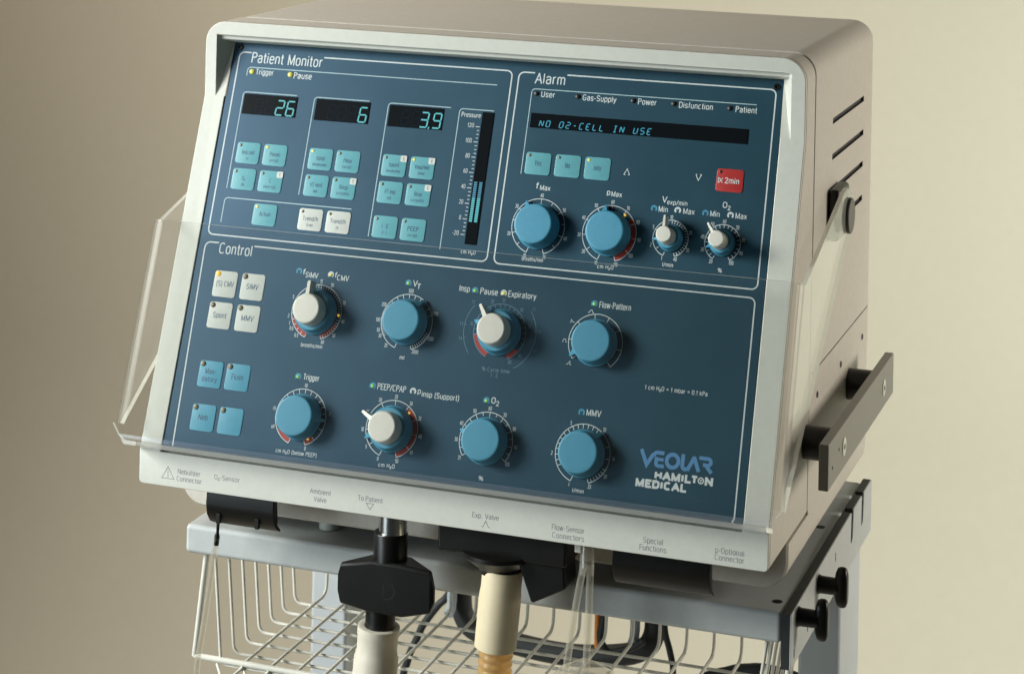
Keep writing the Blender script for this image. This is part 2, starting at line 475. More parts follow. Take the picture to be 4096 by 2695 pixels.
# ------------------------------------------------------------------ the setting: one seamless paper sweep
mb = MB()
prof = [(-2.0, -0.98), (0.9, -0.98)]
for k in range(1, 9):
    a = math.pi / 2 * k / 8
    prof.append((0.9 + 0.6 * math.sin(a), -0.38 - 0.6 * math.cos(a)))
prof.append((1.5, 2.2))
vs, fs = [], []
for x in (-3.2, 3.4):
    vs += [(x, y, z) for y, z in prof]
n = len(prof)
for i in range(n - 1):
    fs.append((i, i + 1, n + i + 1, n + i))
mb.add(vs, fs)
backdrop = make('backdrop', mb, M['bd'], smooth=-60)
backdrop['kind'] = 'structure'

# ------------------------------------------------------------------ ventilator
vent = thing('ventilator', 'lung ventilator with blue control panel, dials and clear hinged cover on trolley', 'ventilator', (0.21, 0.2, -0.0715))
XL, XR = -0.0165, 0.4375
ZB, ZS, ZH, ZI, ZT, RT = -0.0265, -0.0030, 0.2355, 0.281, 0.291, 0.016
def yf(z, off=0.0):
    """front profile: vertical lip, tilted face, vertical hood"""
    return (min(max(z, ZS), ZH) * TN) - 0.0010 + off
def arc(cx, cz, r, a0, a1, n):
    return [(cx + r * math.cos(math.radians(a0 + (a1 - a0) * k / n)), cz + r * math.sin(math.radians(a0 + (a1 - a0) * k / n))) for k in range(n + 1)]
def outline(inset=0.0, rb=0.003):
    """outer outline in x,z, counter-clockwise from bottom left, with the profile breaks"""
    xl, xr, zb, zt, r = XL + inset, XR - inset, ZB + inset, ZT - inset, RT - inset
    pts = arc(xl + rb, zb + rb, rb, 180, 270, 3) + arc(xr - rb, zb + rb, rb, 270, 360, 3)
    pts += [(xr, ZS), (xr, ZH)] + arc(xr - r, zt - r, r, 0, 90, 8)
    pts += arc(xl + r, zt - r, r, 90, 180, 8) + [(xl, ZH), (xl, ZS)]
    return pts

# bezel: front ring with real opening plus 3 mm edge
IX = 0.0075
bm = bmesh.new()
vc = {}
def V(x, z, y=None):
    y = yf(z) if y is None else y
    k = (round(x, 6), round(y, 6), round(z, 6))
    if k not in vc:
        vc[k] = bm.verts.new((x, y, z))
    return vc[k]
def F(*pts):
    try:
        bm.faces.new([V(*p) for p in pts])
    except ValueError:
        pass
W0, W1 = 0.0, 0.420
rb = 0.003
bl = arc(XL + rb, ZB + rb, rb, 180, 270, 3)
br = arc(XR - rb, ZB + rb, rb, 270, 360, 3)
F(*(bl + br + [(XR, ZS), (W1, ZS), (W0, ZS), (XL, ZS)]))
F((XL, ZS), (W0, ZS), (W0, ZH), (-IX, ZH), (XL, ZH))
F((W1, ZS), (XR, ZS), (XR, ZH), (W1 + IX, ZH), (W1, ZH))
trc = arc(XR - RT, ZT - RT, RT, 0, 90, 8)
tlc = arc(XL + RT, ZT - RT, RT, 90, 180, 8)
F((XL, ZH), (-IX, ZH), (-IX, ZT - RT), (XL, ZT - RT))
F((W1 + IX, ZH), (XR, ZH), (XR, ZT - RT), (W1 + IX, ZT - RT))
F(*([(XL, ZT - RT), (-IX, ZT - RT), (-IX, ZI), (XL + RT, ZI)] + tlc[:-1]))
F(*([(W1 + IX, ZT - RT), (XR, ZT - RT)] + trc[1:] + [(XR - RT, ZI), (W1 + IX, ZI)]))
F((XL + RT, ZI), (-IX, ZI) if XL + RT < -IX else (XL + RT, ZI), (XR - RT, ZI), (XR - RT, ZT), (XL + RT, ZT)) if False else None
F((XL + RT, ZI), (XR - RT, ZI), (XR - RT, ZT), (XL + RT, ZT))
# inner walls of the hood recess, drafted towards the panel
Bl = (W0, 0.2925 * CS, 0.2925 * SN - 0.0008)
Br = (W1, 0.2925 * CS, 0.2925 * SN - 0.0008)
YHH = yf(ZH)
Ml = (-0.0056, ZI - 0.0034, YHH + 0.0038)
Mr = (W1 + 0.0056, ZI - 0.0034, YHH + 0.0038)
Nl = (-0.0057, ZI - 0.0001, YHH + 0.0036)
Nr = (W1 + 0.0057, ZI - 0.0001, YHH + 0.0036)
F((-IX, ZI), Nl, Ml, Bl, (-IX, ZH))
F((W1 + IX, ZI), (W1 + IX, ZH), Br, Mr, Nr)
F((-IX, ZH), Bl, (W0, ZH))
F((W1 + IX, ZH), (W1, ZH), Br)
F((-IX, ZT - RT), (-IX, ZI), (-IX, ZH)) if False else None
F((XL + RT, ZI), (-IX, ZI), Ml, Mr, (W1 + IX, ZI), (XR - RT, ZI)) if False else None
F((-IX, ZI), (XL + RT, ZI), (XR - RT, ZI), (W1 + IX, ZI), Nr, Nl)
F(Nl, Nr, Mr, Ml)
F(Ml, Mr, Br, Bl)
# opening sides going down behind the panel
for x in (W0, W1):
    F((x, ZS), (x, ZH), (x, ZH, yf(ZH) + 0.006), (x, ZS, yf(ZS) + 0.006))
F((W0, ZS), (W1, ZS), (W1, ZS, yf(ZS) + 0.006), (W0, ZS, yf(ZS) + 0.006))
OUT = outline()
for a, b in zip(OUT, OUT[1:] + OUT[:1]):
    F(a, b, (b[0], b[1], yf(b[1]) + 0.003), (a[0], a[1], yf(a[1]) + 0.003))
bmesh.ops.remove_doubles(bm, verts=bm.verts, dist=1e-6)
bmesh.ops.recalc_face_normals(bm, faces=bm.faces)
me = bpy.data.meshes.new('front_bezel')
bm.to_mesh(me)
bm.free()
me.materials.append(M['bezel'])
me.polygons.foreach_set('use_smooth', [True] * len(me.polygons))
me.set_sharp_from_angle(angle=math.radians(30))
bezel = put('front_bezel', me, vent)
b = bezel.modifiers.new('bevel', 'BEVEL')
b.width = 0.0013
b.segments = 3
b.limit_method = 'ANGLE'
b.angle_limit = math.radians(28)
b.harden_normals = True

# groove strip and shroud behind the bezel
def ring(off0, off1, inset, y1=None):
    mb = MB()
    o = outline(inset)
    l0 = [(x, yf(z) + off0, z) for x, z in o]
    l1 = [(x, (yf(z) + off1) if y1 is None else y1, z) for x, z in o]
    mb.loft([l0, l1], False, False)
    return mb
make('bezel_groove', ring(0.0025, 0.0055, 0.0012), M['groove'], vent)
mb = ring(0.0042, 0, 0.0, 0.1175)
shroud = make('shroud', mb, M['case'], vent)

# sheet-metal case: rounded hull, slots cut out of it
def hull_loop(y, ins, zb=-0.058, zt=ZT + 0.0005, rbot=0.018):
    xl, xr = XL + 0.004 + ins, XR + 0.0003 - ins
    z0, z1 = zb + ins, zt - ins
    r1, r2 = max(0.003, RT - ins), max(0.003, rbot - ins)
    pts = arc(xl + r2, z0 + r2, r2, 180, 270, 8) + arc(xr - r2, z0 + r2, r2, 270, 360, 8)
    pts += arc(xr - r1, z1 - r1, r1, 0, 90, 8) + arc(xl + r1, z1 - r1, r1, 90, 180, 8)
    return [(x, y, z) for x, z in pts]
mb = MB()
loops = [hull_loop(0.1190, 0.0025), hull_loop(0.1191, 0.0005), hull_loop(0.1195, 0.0)]
loops += [hull_loop(0.346 - 0.008 + 0.008 * math.sin(math.radians(a)), 0.008 - 0.008 * math.cos(math.radians(a))) for a in (0, 22, 45, 68, 90)]
mb.loft(loops)
hull = make('case', mb, [M['case'], M['groove']], vent, smooth=0)
cut = MB()
for zc in (0.2355, 0.2097, 0.1855, 0.1595):
    # sloped louvre mouths
    cut.box((0.4355, 0.181, zc - 0.0021), (0.46, 0.303, zc + 0.0021), 1)  # shallow cut; the shade of a deep slot is put into its dark colour
cut.box((0.4372, 0.124, 0.0683), (0.46, 0.3455, 0.0693), 1)
cutter = put('cutter', cut.mesh('cutter', [M['case'], M['groove']], 0))
bo = hull.modifiers.new('slots', 'BOOLEAN')
bo.operation = 'DIFFERENCE'
bo.object = cutter
bo.solver = 'EXACT'
bpy.context.view_layer.update()
newme = bpy.data.meshes.new_from_object(hull.evaluated_get(bpy.context.evaluated_depsgraph_get()))
hull.modifiers.clear()
hull.data = newme
newme.name = 'case'
newme.polygons.foreach_set('use_smooth', [True] * len(newme.polygons))
newme.set_sharp_from_angle(angle=math.radians(35))
bpy.data.objects.remove(cutter)
# lower tub under the bezel
mb = MB()
def tub_loop(y, ins):
    xl, xr = XL + 0.0038 + ins, XR + 0.0004 - ins
    z0, r2 = -0.0582 + ins, 0.018 - ins
    pts = arc(xl + r2, z0 + r2, r2, 180, 270, 8) + arc(xr - r2, z0 + r2, r2, 270, 360, 8) + [(xr, ZB - 0.0004), (xl, ZB - 0.0004)]
    return [(x, y, z) for x, z in pts]
mb.loft([tub_loop(0.0560, 0.0015), tub_loop(0.0575, 0.0), tub_loop(0.1215, 0.0)])
make('case_base', mb, M['case'], vent)
for fx, fy in ((0.093, 0.085), (0.36, 0.085), (0.05, 0.31), (0.37, 0.31)):
    mb = MB()
    mb.lathe([(0, -0.0575), (0.008, -0.0575), (0.0075, -0.071), (0.0065, -0.0715), (0, -0.0715)], 20)
    make('foot', mb, M['keyw'], vent, Matrix.Translation((fx, fy, 0)))
mb = MB()
mb.box((XR - 0.002, 0.1168, -0.0240), (XR + 0.0004, 0.1202, 0.1450))
make('seam_strip', mb, M['case'], vent, bevel=0.0002, seg=1)
for sy in (0.3146, 0.2286, 0.143):
    mb = MB()
    mb.lathe([(0.0024, 0), (0.0024, 0.0006), (0.0018, 0.0009), (0.0006, 0.0004), (0, 0.0004)], 16, 'X')
    make('case_screw', mb, M['groove'], vent, Matrix.Translation((XR + 0.0001, sy, 0.0497)))

# control panel plate
mb = MB()
mb.box((0.0006, 0.0, -0.004), (0.4194, 0.2920, 0.0))
panel = make('control_panel', mb, M['panel'], vent, PF(0, 0, 0), smooth=0)
for u, v in ((0.0055, 0.2885), (0.4143, 0.2868)):
    mb = MB()
    mb.lathe([(0.0023, 0.0), (0.0023, 0.0006), (0.0019, 0.0011), (0.0009, 0.0011), (0.0008, 0.0004), (0, 0.0004)], 18)
    make('panel_screw', mb, M['black'], panel, PF(u, v, 0))

def rr(cx, cy, r, a0, a1, n=5):
    return [(cx + r * math.cos(math.radians(a0 + (a1 - a0) * k / n)), cy + r * math.sin(math.radians(a0 + (a1 - a0) * k / n))) for k in range(n + 1)]
def outline_part(pts, w, m):
    mb = MB()
    mb.strip([(x * mm, y * mm) for x, y in pts], w * mm)
    return make('panel_outline', mb, m, panel, PF(0, 0, 0.00004), smooth=0)
R = 4.0
def box_with_gap(x0, x1, y0, y1, g0, g1, w=0.95):
    pts = [(g1, y1)] + rr(x1 - R, y1 - R, R, 90, 0) + rr(x1 - R, y0 + R, R, 0, -90) + rr(x0 + R, y0 + R, R, 270, 180) + rr(x0 + R, y1 - R, R, 180, 90) + [(g0, y1)]
    outline_part(pts, w, M['white'])
box_with_gap(5.9, 222.0, 150.1, 285.2, 15.3, 74.6)
box_with_gap(227.2, 414.3, 149.6, 284.9, 239.0, 263.2)
pts = [(44.6, 144.5)] + rr(413.6 - R, 144.0 - R, R, 90, 0) + [(413.7, 4.0), (412.6, 2.2), (413.4, 0.9)]
outline_part(pts, 0.95, M['white'])
outline_part([(8.0, 1.5), (5.5, 138)] + rr(5.6 + R, 144.5 - R, R, 178, 90) + [(16.2, 144.5)], 0.95, M['white'])
def bracket(x0, ybot, ytop, x1, r=2.6, w=0.62):
    outline_part([(x0, ybot)] + rr(x0 + r, ytop - r, r, 180, 90) + [(x1, ytop)], w, M['line'])
bracket(14.5, 267.6, 274.2, 211.8)
bracket(14.5, 184.1, 255.6, 57.8)
bracket(72.3, 184.1, 255.6, 115.8)
bracket(131.0, 159.4, 255.5, 179.3)
bracket(186.2, 155.4, 255.4, 212.3)
bracket(14.6, 159.4, 177.3, 115.0)
bracket(238.4, 212.8, 273.5, 401.6)

WT = M['white']
letter('Patient Monitor', 16.2, 278.0, 73.8, 7.3, WT, panel, bold=11)
letter('Alarm', 239.9, 277.7, 262.3, 7.1, WT, panel, bold=11)
letter('Control', 17.2, 137.4, 43.5, 7.1, WT, panel, bold=11)
for t, a, v, b_, c in (('Trigger', 21.6, 269.2, 36.0, 3.9), ('Pause', 52.6, 268.4, 67.1, 4.1),
                       ('User', 245.6, 268.2, 256.0, 3.8), ('Gas-Supply', 276.6, 268.0, 301.2, 3.8), ('Power', 317.2, 268.0, 330.6, 3.8),
                       ('Disfunction', 346.8, 267.8, 371.0, 3.8), ('Patient', 387.1, 267.6, 402.2, 3.8),
                       ('f', 250.8, 203.6, 252.6, 3.9), ('Max', 253.8, 202.8, 261.4, 3.2), ('p', 302.6, 203.6, 305.0, 3.4), ('Max', 305.9, 202.8, 313.5, 3.2),
                       ('V', 342.6, 201.8, 345.8, 3.8), ('exp/min', 346.1, 200.7, 360.4, 3.0), ('O', 385.0, 201.8, 388.2, 3.6), ('2', 388.6, 200.4, 390.6, 2.8),
                       ('Min', 340.6, 195.3, 347.2, 3.5), ('Max', 358.0, 195.3, 366.0, 3.5), ('Min', 376.9, 195.3, 383.6, 3.5), ('Max', 394.5, 195.3, 402.4, 3.5),
                       ('f', 85.7, 128.6, 87.4, 3.6), ('SIMV', 87.9, 126.9, 97.6, 3.4), ('f', 110.4, 128.8, 112.0, 3.4), ('CMV', 112.4, 127.1, 121.4, 3.4),
                       ('V', 170.3, 128.6, 173.3, 3.6), ('T', 173.4, 126.9, 176.2, 3.3),
                       ('Insp', 204.9, 128.6, 212.6, 3.8), ('Pause', 220.4, 128.2, 233.3, 3.8), ('Expiratory', 240.9, 128.2, 261.2, 3.8),
                       ('Flow-Pattern', 306.8, 127.4, 329.2, 3.8), ('Trigger', 99.0, 57.2, 111.0, 3.8), ('PEEP/CPAP', 155.2, 56.9, 176.4, 3.8),
                       ('p', 185.1, 57.2, 187.4, 3.4), ('insp (Support)', 188.4, 55.6, 215.8, 3.4), ('O', 239.0, 56.9, 242.2, 3.6), ('2', 242.6, 55.5, 244.8, 2.9),
                       ('MMV', 306.8, 56.6, 316.9, 3.6), ('1 cm H\u2082O = 1 mbar = 0.1 kPa', 344.9, 77.8, 387.9, 2.6),
                       ('Pressure', 188.1, 249.9, 202.7, 3.0)):
    letter(t, a, v, b_, c, WT, panel, bold=13.5)
for t, u, v, w in (('breaths/min', 255.1, 153.6, 15.5), ('cm H\u2082O', 307.8, 153.4, 11.5), ('l/min', 351.3, 158.9, 7.5), ('%', 387.6, 158.6, 2.8),
                   ('breaths/min', 101.3, 79.2, 16.5), ('ml', 170.0, 78.4, 3.6), ('cm H\u2082O (below PEEP)', 102.6, 6.9, 31.0),
                   ('cm H\u2082O', 170.4, 6.6, 12.0), ('%', 239.0, 6.6, 3.4), ('l/min', 307.4, 7.0, 8.0), ('cm H\u2082O', 207.6, 154.2, 11.0)):
    letter(t, u - w / 2, v, u + w / 2, 2.5, WT, panel)
for t, u, v, w in (('% Cycle time', 239.2, 77.4, 20.0), ('I : E', 238.8, 73.8, 5.0)):
    letter(t, u - w / 2, v, u + w / 2, 2.4, M['dim'], panel)
# direction carets in the alarm field
for u, v, s in ((315.2, 220.4, 1), (366.1, 220.6, -1)):
    mb = MB()
    mb.strip([(-2.0 * mm, -2.0 * s * mm), (0, 2.0 * s * mm), (2.0 * mm, -2.0 * s * mm)], 0.5 * mm)
    mb.strip([(-2.0 * mm, -2.1 * s * mm), (-0.9 * mm, -2.1 * s * mm)], 0.4 * mm, z=0.00005)
    mb.strip([(0.9 * mm, -2.1 * s * mm), (2.0 * mm, -2.1 * s * mm)], 0.4 * mm, z=0.00005)
    make('lettering', mb, WT, panel, PF(u * mm, v * mm, 0.00005), smooth=0)
# maker's lettering: heavy monoline word, then two bold lines
mb = MB()
def stroke(pts, w=2.9, closed=False, z=0.0):
    mb.strip([((x + 0.0) * mm, y * mm) for x, y in pts], w * mm, closed, z)
stroke([(1.2, 10.4), (5.6, 1.1), (9.3, 7.6)] + rr(12.0, 7.7, 1.7, 170, 90, 4) + [(16.9, 9.4)], 2.4)
stroke([(17.4, 1.15), (13.6, 1.15)] + rr(13.4, 2.7, 1.55, 260, 180, 4) + [(11.85, 6.6)], 2.3, z=0.00001)
stroke([(13.0, 5.25), (16.8, 5.25)], 2.0, z=0.00002)
stroke([(22.9 + 4.0 * math.cos(2 * math.pi * k / 24), 5.25 + 4.1 * math.sin(2 * math.pi * k / 24)) for k in range(24)], 2.5, True)
stroke([(29.7, 10.4), (29.7, 3.2)] + rr(31.6, 3.1, 1.9, 185, 262, 4) + [(33.0, 1.2)], 2.5)
stroke([(33.2, 0.6), (37.4, 9.6)], 2.5, z=0.00001)
stroke([(37.0, 9.6), (41.0, 0.6)], 2.5, z=0.00002)
stroke([(40.6, 9.4), (46.6, 9.4)] + rr(46.6, 7.35, 2.05, 85, -85, 6) + [(43.4, 5.3)], 2.3, z=0.00001)
stroke([(44.8, 5.6), (49.6, 0.7)], 2.4, z=0.00003)
make('lettering', mb, M['lblue'], panel, PF(346.2 * mm, 29.2 * mm, 0.00005), smooth=0)
mb = MB()
text_into(mb, 'HAMILT', 0, 0, 3.9, 28.6, bold=27)
text_into(mb, 'N', 33.9, 0, 3.9, 5.0, bold=27)
mb.strip([((31.0 + 1.75 * math.cos(2 * math.pi * k / 20)) * mm, (1.9 + 1.75 * math.sin(2 * math.pi * k / 20)) * mm) for k in range(20)], 0.75 * mm, True)
mb.strip([(30.1 * mm, 2.6 * mm), (31.0 * mm, 1.8 * mm), (31.9 * mm, 2.6 * mm)], 0.5 * mm, z=0.00003)
mb.strip([(31.0 * mm, 1.6 * mm), (31.0 * mm, 0.7 * mm)], 0.5 * mm, z=0.00003)
make('lettering', mb, WT, panel, PF(358.3 * mm, 22.6 * mm, 0.00007), smooth=0)
mb = MB()
text_into(mb, 'MEDICAL', 0, 0, 3.9, 33.4, bold=27)
make('lettering', mb, WT, panel, PF(346.0 * mm, 16.6 * mm, 0.00007), smooth=0)

# lamps of the panel itself
def lamp(u, v, r, m, parent=None):
    mb = MB()
    mb.lathe([(r * mm, 0), (r * 0.95 * mm, 0.3 * r * mm), (r * 0.6 * mm, 0.55 * r * mm), (0, 0.65 * r * mm)], 14)
    return make('indicator_lamp', mb, m, parent or panel, PF(u * mm, v * mm, 0.0001), smooth=60)
lamp(18.3, 271.0, 1.9, M['ledy'])
lamp(49.6, 270.8, 1.9, M['ledy'])
for u, v in ((242.0, 270.2), (272.8, 270.2), (313.6, 270.2), (343.0, 270.1), (383.0, 269.8)):
    lamp(u, v, 1.8, M['leddk'])
def icon(u, v, m, led):
    mb = MB()
    mb.strip([(1.75 * math.sin(math.radians(a)) * mm, 1.75 * math.cos(math.radians(a)) * mm) for a in range(-140, 141, 20)], 1.15 * mm)
    mb.strip([(0, 0.3 * mm), (0, 1.2 * mm)], 0.5 * mm, z=0.00003)
    make('knob_symbol', mb, m, panel, PF(u * mm, v * mm, 0.00005), smooth=0)
    if led:
        lamp(u, v - 0.1, 1.15, led)
for u, v, m, led in ((337.4, 197, 'icon', None), (354.1, 197.2, 'white', None), (373.6, 196.9, 'icon', None), (391.1, 197, 'white', None),
                     (82.6, 130.4, 'icon', None), (107.3, 130.3, 'white', 'ledy'), (166.7, 130.2, 'icon', 'ledg'), (216.5, 129.9, 'icon', 'ledg'),
                     (237.6, 130.1, 'white', 'ledy'), (303.2, 129.4, 'icon', 'ledg'), (94.8, 58.7, 'icon', 'ledg'), (151.5, 58.6, 'icon', 'ledg'),
                     (181.7, 58.3, 'white', None), (235.5, 58.1, 'icon', 'ledg'), (303.4, 58.0, 'icon', None)):
    icon(u, v, M[m], M[led] if led else None)

# ------------------------------------------------------------------ displays
def window(name, u0, u1, v0, v1):
    mb = MB()
    mb.box((u0 * mm, v0 * mm, 0.0), (u1 * mm, v1 * mm, 0.0005))
    return make(name, mb, M['glassblk'], vent, PF(0, 0, 0), smooth=0)
SEG = {'2': 'abged', '6': 'acdefg', '3': 'abgcd', '9': 'abcdfg', '8': 'abcdefg'}
def seg_digit(ch, parent, u, v, w, h, m, z=0.00053):
    mb = MB()
    t, g = 1.05, 0.35
    sk = 0.09
    P = lambda x, y: ((x + sk * y) * mm, y * mm)
    hh = h / 2
    L = {'a': [(g, h), (w - g, h)], 'g': [(g, hh), (w - g, hh)], 'd': [(g, 0), (w - g, 0)], 'f': [(0, hh + g), (0, h - g)], 'b': [(w, hh + g), (w, h - g)],
         'e': [(0, g), (0, hh - g)], 'c': [(w, g), (w, hh - g)]}
    for s in SEG[ch]:
        mb.strip([P(*q) for q in L[s]], t * mm)
    return make('digit', mb, m, parent, PF(u * mm, v * mm, z), smooth=0)
d1 = window('display', 15.9, 58.9, 239.3, 254.3)
d2 = window('display', 74.4, 116.9, 238.9, 254.5)
d3 = window('display', 132.5, 174.3, 238.7, 254.2)
for d, us in ((d1, (26, 34.2)), (d2, (84.5, 92.5, 100.5)), (d3, (142.5, 150.5))):
    for u in us:
        seg_digit('8', d, u, 240.4, 5.6, 10.4, M['ghost'], 0.00051)
seg_digit('2', d1, 42.9, 240.2, 5.6, 10.6, M['vfd'])
seg_digit('6', d1, 51.3, 240.2, 5.6, 10.6, M['vfd'])
seg_digit('6', d2, 109.2, 239.9, 5.6, 10.6, M['vfd'])
seg_digit('3', d3, 157.2, 239.8, 5.6, 10.6, M['vfd'])
seg_digit('9', d3, 167.0, 239.8, 5.6, 10.6, M['vfd'])
mb = MB()
mb.strip([(0.2 * mm, 0.4 * mm), (-0.5 * mm, -1.0 * mm)], 0.9 * mm)
make('decimal_comma', mb, M['vfd'], d3, PF(164.7 * mm, 239.8 * mm, 0.00053), smooth=0)

dm = window('message_display', 240.4, 397.5, 245.9, 256.2)
GL = {'N': [[(0, 0), (0, 4)], [(0, 4), (2.6, 0)], [(2.6, 0), (2.6, 4)]], 'O': [[(0, 0), (0, 4)], [(0, 4), (2.6, 4)], [(2.6, 4), (2.6, 0)], [(2.6, 0), (0, 0)]],
      '2': [[(0, 4), (2.6, 4)], [(2.6, 4), (2.6, 2)], [(2.6, 2), (0, 2)], [(0, 2), (0, 0)], [(0, 0), (2.6, 0)]], '-': [[(0.3, 2), (2.3, 2)]],
      'C': [[(2.6, 4), (0, 4)], [(0, 4), (0, 0)], [(0, 0), (2.6, 0)]], 'E': [[(2.6, 4), (0, 4)], [(0, 4), (0, 0)], [(0, 0), (2.6, 0)], [(0, 2), (1.9, 2)]],
      'L': [[(0, 4), (0, 0)], [(0, 0), (2.6, 0)]], 'I': [[(0.2, 4), (2.4, 4)], [(1.3, 4), (1.3, 0)], [(0.2, 0), (2.4, 0)]],
      'U': [[(0, 4), (0, 0)], [(0, 0), (2.6, 0)], [(2.6, 0), (2.6, 4)]], 'S': [[(2.6, 4), (0, 4)], [(0, 4), (0, 2)], [(0, 2), (2.6, 2)], [(2.6, 2), (2.6, 0)], [(2.6, 0), (0, 0)]]}
mb = MB()
for i, ch in enumerate('NO O2-CELL IN USE'):
    for a, b_ in GL.get(ch, []):
        q = []
        for (x, y), (x2, y2) in (((a), (b_)), ((b_), (a))):
            dx, dy = x2 - x, y2 - y
            l = math.hypot(dx, dy)
            q.append(((4.94 * i + x + dx / l * 0.26 + 0.17 * y) * mm, (y + dy / l * 0.26) * mm * 1.05))
        mb.strip(q, 0.62 * mm)
make('message_text', mb, M['vfd2'], dm, PF(247.2 * mm, 247.1 * mm, 0.00053), smooth=0)

dp = window('pressure_display', 204.0, 212.6, 160.7, 254.0)
for cx in (206.1, 210.0):
    mb, ml = MB(), MB()
    for k in range(20):
        v = 176.3 + 1.42 * k
        (mb if k < 12 else ml).box(((cx - 1.15) * mm, v * mm, 0.00051), ((cx + 1.15) * mm, (v + 1.08) * mm, 0.00055))
    make('bar_graph', mb, M['vfd'], dp, PF(0, 0, 0), smooth=0)
    make('bar_graph', ml, M['vfdlow'], dp, PF(0, 0, 0), smooth=0)
mb = MB()
for k in range(29):
    p = -20 + 5 * k
    v = 167.1 + (p + 20) * 0.5443
    if p > 128:
        continue
    big = p % 20 == 0
    mb.strip([((200.0 if big else 201.3) * mm, v * mm), (203.0 * mm, v * mm)], 0.5 * mm)
    if big:
        t = str(p) if p >= 0 else '-20'
        text_into(mb, t, 199.0 - 1.75 * len(t), v - 0.6, 2.9, 1.75 * len(t) - 0.4, bold=11)
make('pressure_scale', mb, WT, panel, PF(0, 0, 0.00007), smooth=0)

# ------------------------------------------------------------------ push buttons
def rrect(w, h, r, n=5):
    return rr(w / 2 - r, h / 2 - r, r, 0, 90, n) + rr(-w / 2 + r, h / 2 - r, r, 90, 180, n) + rr(-w / 2 + r, -h / 2 + r, r, 180, 270, n) + rr(w / 2 - r, -h / 2 + r, r, 270, 360, n)
def button_mesh(w, h, m, name):
    mb = MB()
    ls = []
    for ins, z in ((0, 0.0), (0, 0.22), (0.10, 0.36), (0.25, 0.40)):
        ls.append([(x * mm, y * mm, z * mm) for x, y in rrect(w - 2 * ins, h - 2 * ins, 2.0 - ins * 0.5)])
    mb.loft(ls, False, True)
    return mb.mesh(name, [m], 40)
BMs = {}
LEDM = {}
def led_mesh(r, m):
    k = (r, m.name)
    if k not in LEDM:
        mb = MB()
        mb.lathe([(r * mm, 0), (r * 0.95 * mm, 0.18 * r * mm), (r * 0.6 * mm, 0.35 * r * mm), (0, 0.42 * r * mm)], 14)
        LEDM[k] = mb.mesh('indicator_lamp', [m], 60)
    return LEDM[k]
def button(u, v, kind, lines, led=None, tab=False, w=18.6, h=15.6, ledr=1.1, big=None):
    key = (kind, w, h)
    if key not in BMs:
        BMs[key] = button_mesh(w, h, M[kind], 'push_button')
    b = put('push_button', BMs[key], vent, PF(u * mm, v * mm, 0.0))
    if led:
        put('indicator_lamp', led_mesh(ledr, M[led]), b, PF((u - w / 2 + 2.5) * mm, (v + h / 2 - 2.3) * mm, 0.00040))
    lm = M['white'] if kind == 'keyr' else (M['legend2'] if kind == 'keyw' else M['legend'])
    mb = MB()
    for t, dy, cap, ww in lines:
        text_into(mb, t, 0, dy, cap, ww, 'C', bold=14.5)
    if lines:
        make('lettering', mb, lm, b, PF(u * mm, v * mm, 0.00042), smooth=0)
    if tab:
        mb = MB()
        mb.loft([[(x * mm, y * mm, z * mm) for x, y in rrect(4.9, 4.6, 0.9)] for z in (0, 0.15)], False, True)
        make('corner_tab', mb, M['keyw'], b, PF((u + w / 2 - 2.5) * mm, (v + h / 2 - 2.4) * mm, 0.00040), smooth=40)
        mb = MB()
        text_into(mb, 't', 0, -1.2, 2.4, 1.0, 'C')
        make('lettering', mb, M['legend2'], b, PF((u + w / 2 - 2.5) * mm, (v + h / 2 - 2.4) * mm, 0.00057), smooth=0)
    return b
def two(a, b_, wa=None, wb=None):
    return [(a, -0.8, 2.9, wa), (b_, -4.8, 1.9, wb)]
U6 = (26.8, 48.4, 84.8, 106.3, 142.5, 164.1)
for u, a, b_, led, tab in zip(U6, ('texp pat', 'Pmean', 'ftotal', 'Pmax', 'fspont', 'Vexp/min'), ('(s)', '(cm H\u2082O)', '(breaths/min)', '(cm H\u2082O)', '(breaths/min)', '(l/min)'),
                              ('ledoff', 'ledy', 'ledy', 'ledoff', 'ledoff', 'ledy'), (0, 0, 0, 0, 1, 1)):
    button(u, 210.7, 'cyan', two(a, b_), led, tab)
for u, a, b_, tab in zip(U6, ('O\u2082', 'C', 'VT vent', 'Rinsp', 'VT exp', 'Rexp'), ('(%)', '(ml/cm H\u2082O)', '(ml)', '(cm H\u2082O/l/s)', '(ml)', '(cm H\u2082O/l/s)'), (0, 1, 0, 1, 0, 1)):
    button(u, 191.5, 'cyan', two(a, b_), 'ledoff', tab)
button(48.4, 167.3, 'cyan', [('Actual', -0.8, 2.9, 8.6)], 'ledy')
button(84.7, 167.1, 'keyw', two('Trend/h', '15 min', 12), 'ledoff')
button(106.3, 167.1, 'keyw', two('Trend/h', '24', 12), 'ledoff')
button(142.7, 167.0, 'cyan', two('I : E', '(1 : )', 5), 'ledoff')
button(164.2, 166.9, 'cyan', two('PEEP', '(cm H\u2082O)', 8.6), 'ledoff')
for u, t, led in ((250.1, 'Yes', 'ledoff'), (271.9, 'No', 'ledoff'), (293.7, 'Info', 'ledy')):
    button(u, 220.8, 'cyan', [(t, -1.4, 3.3, None)], led)
rb_ = button(388.2, 220.3, 'keyr', [('2min', -2.0, 3.7, 10.0)], 'leddk', w=18.8, h=15.6)
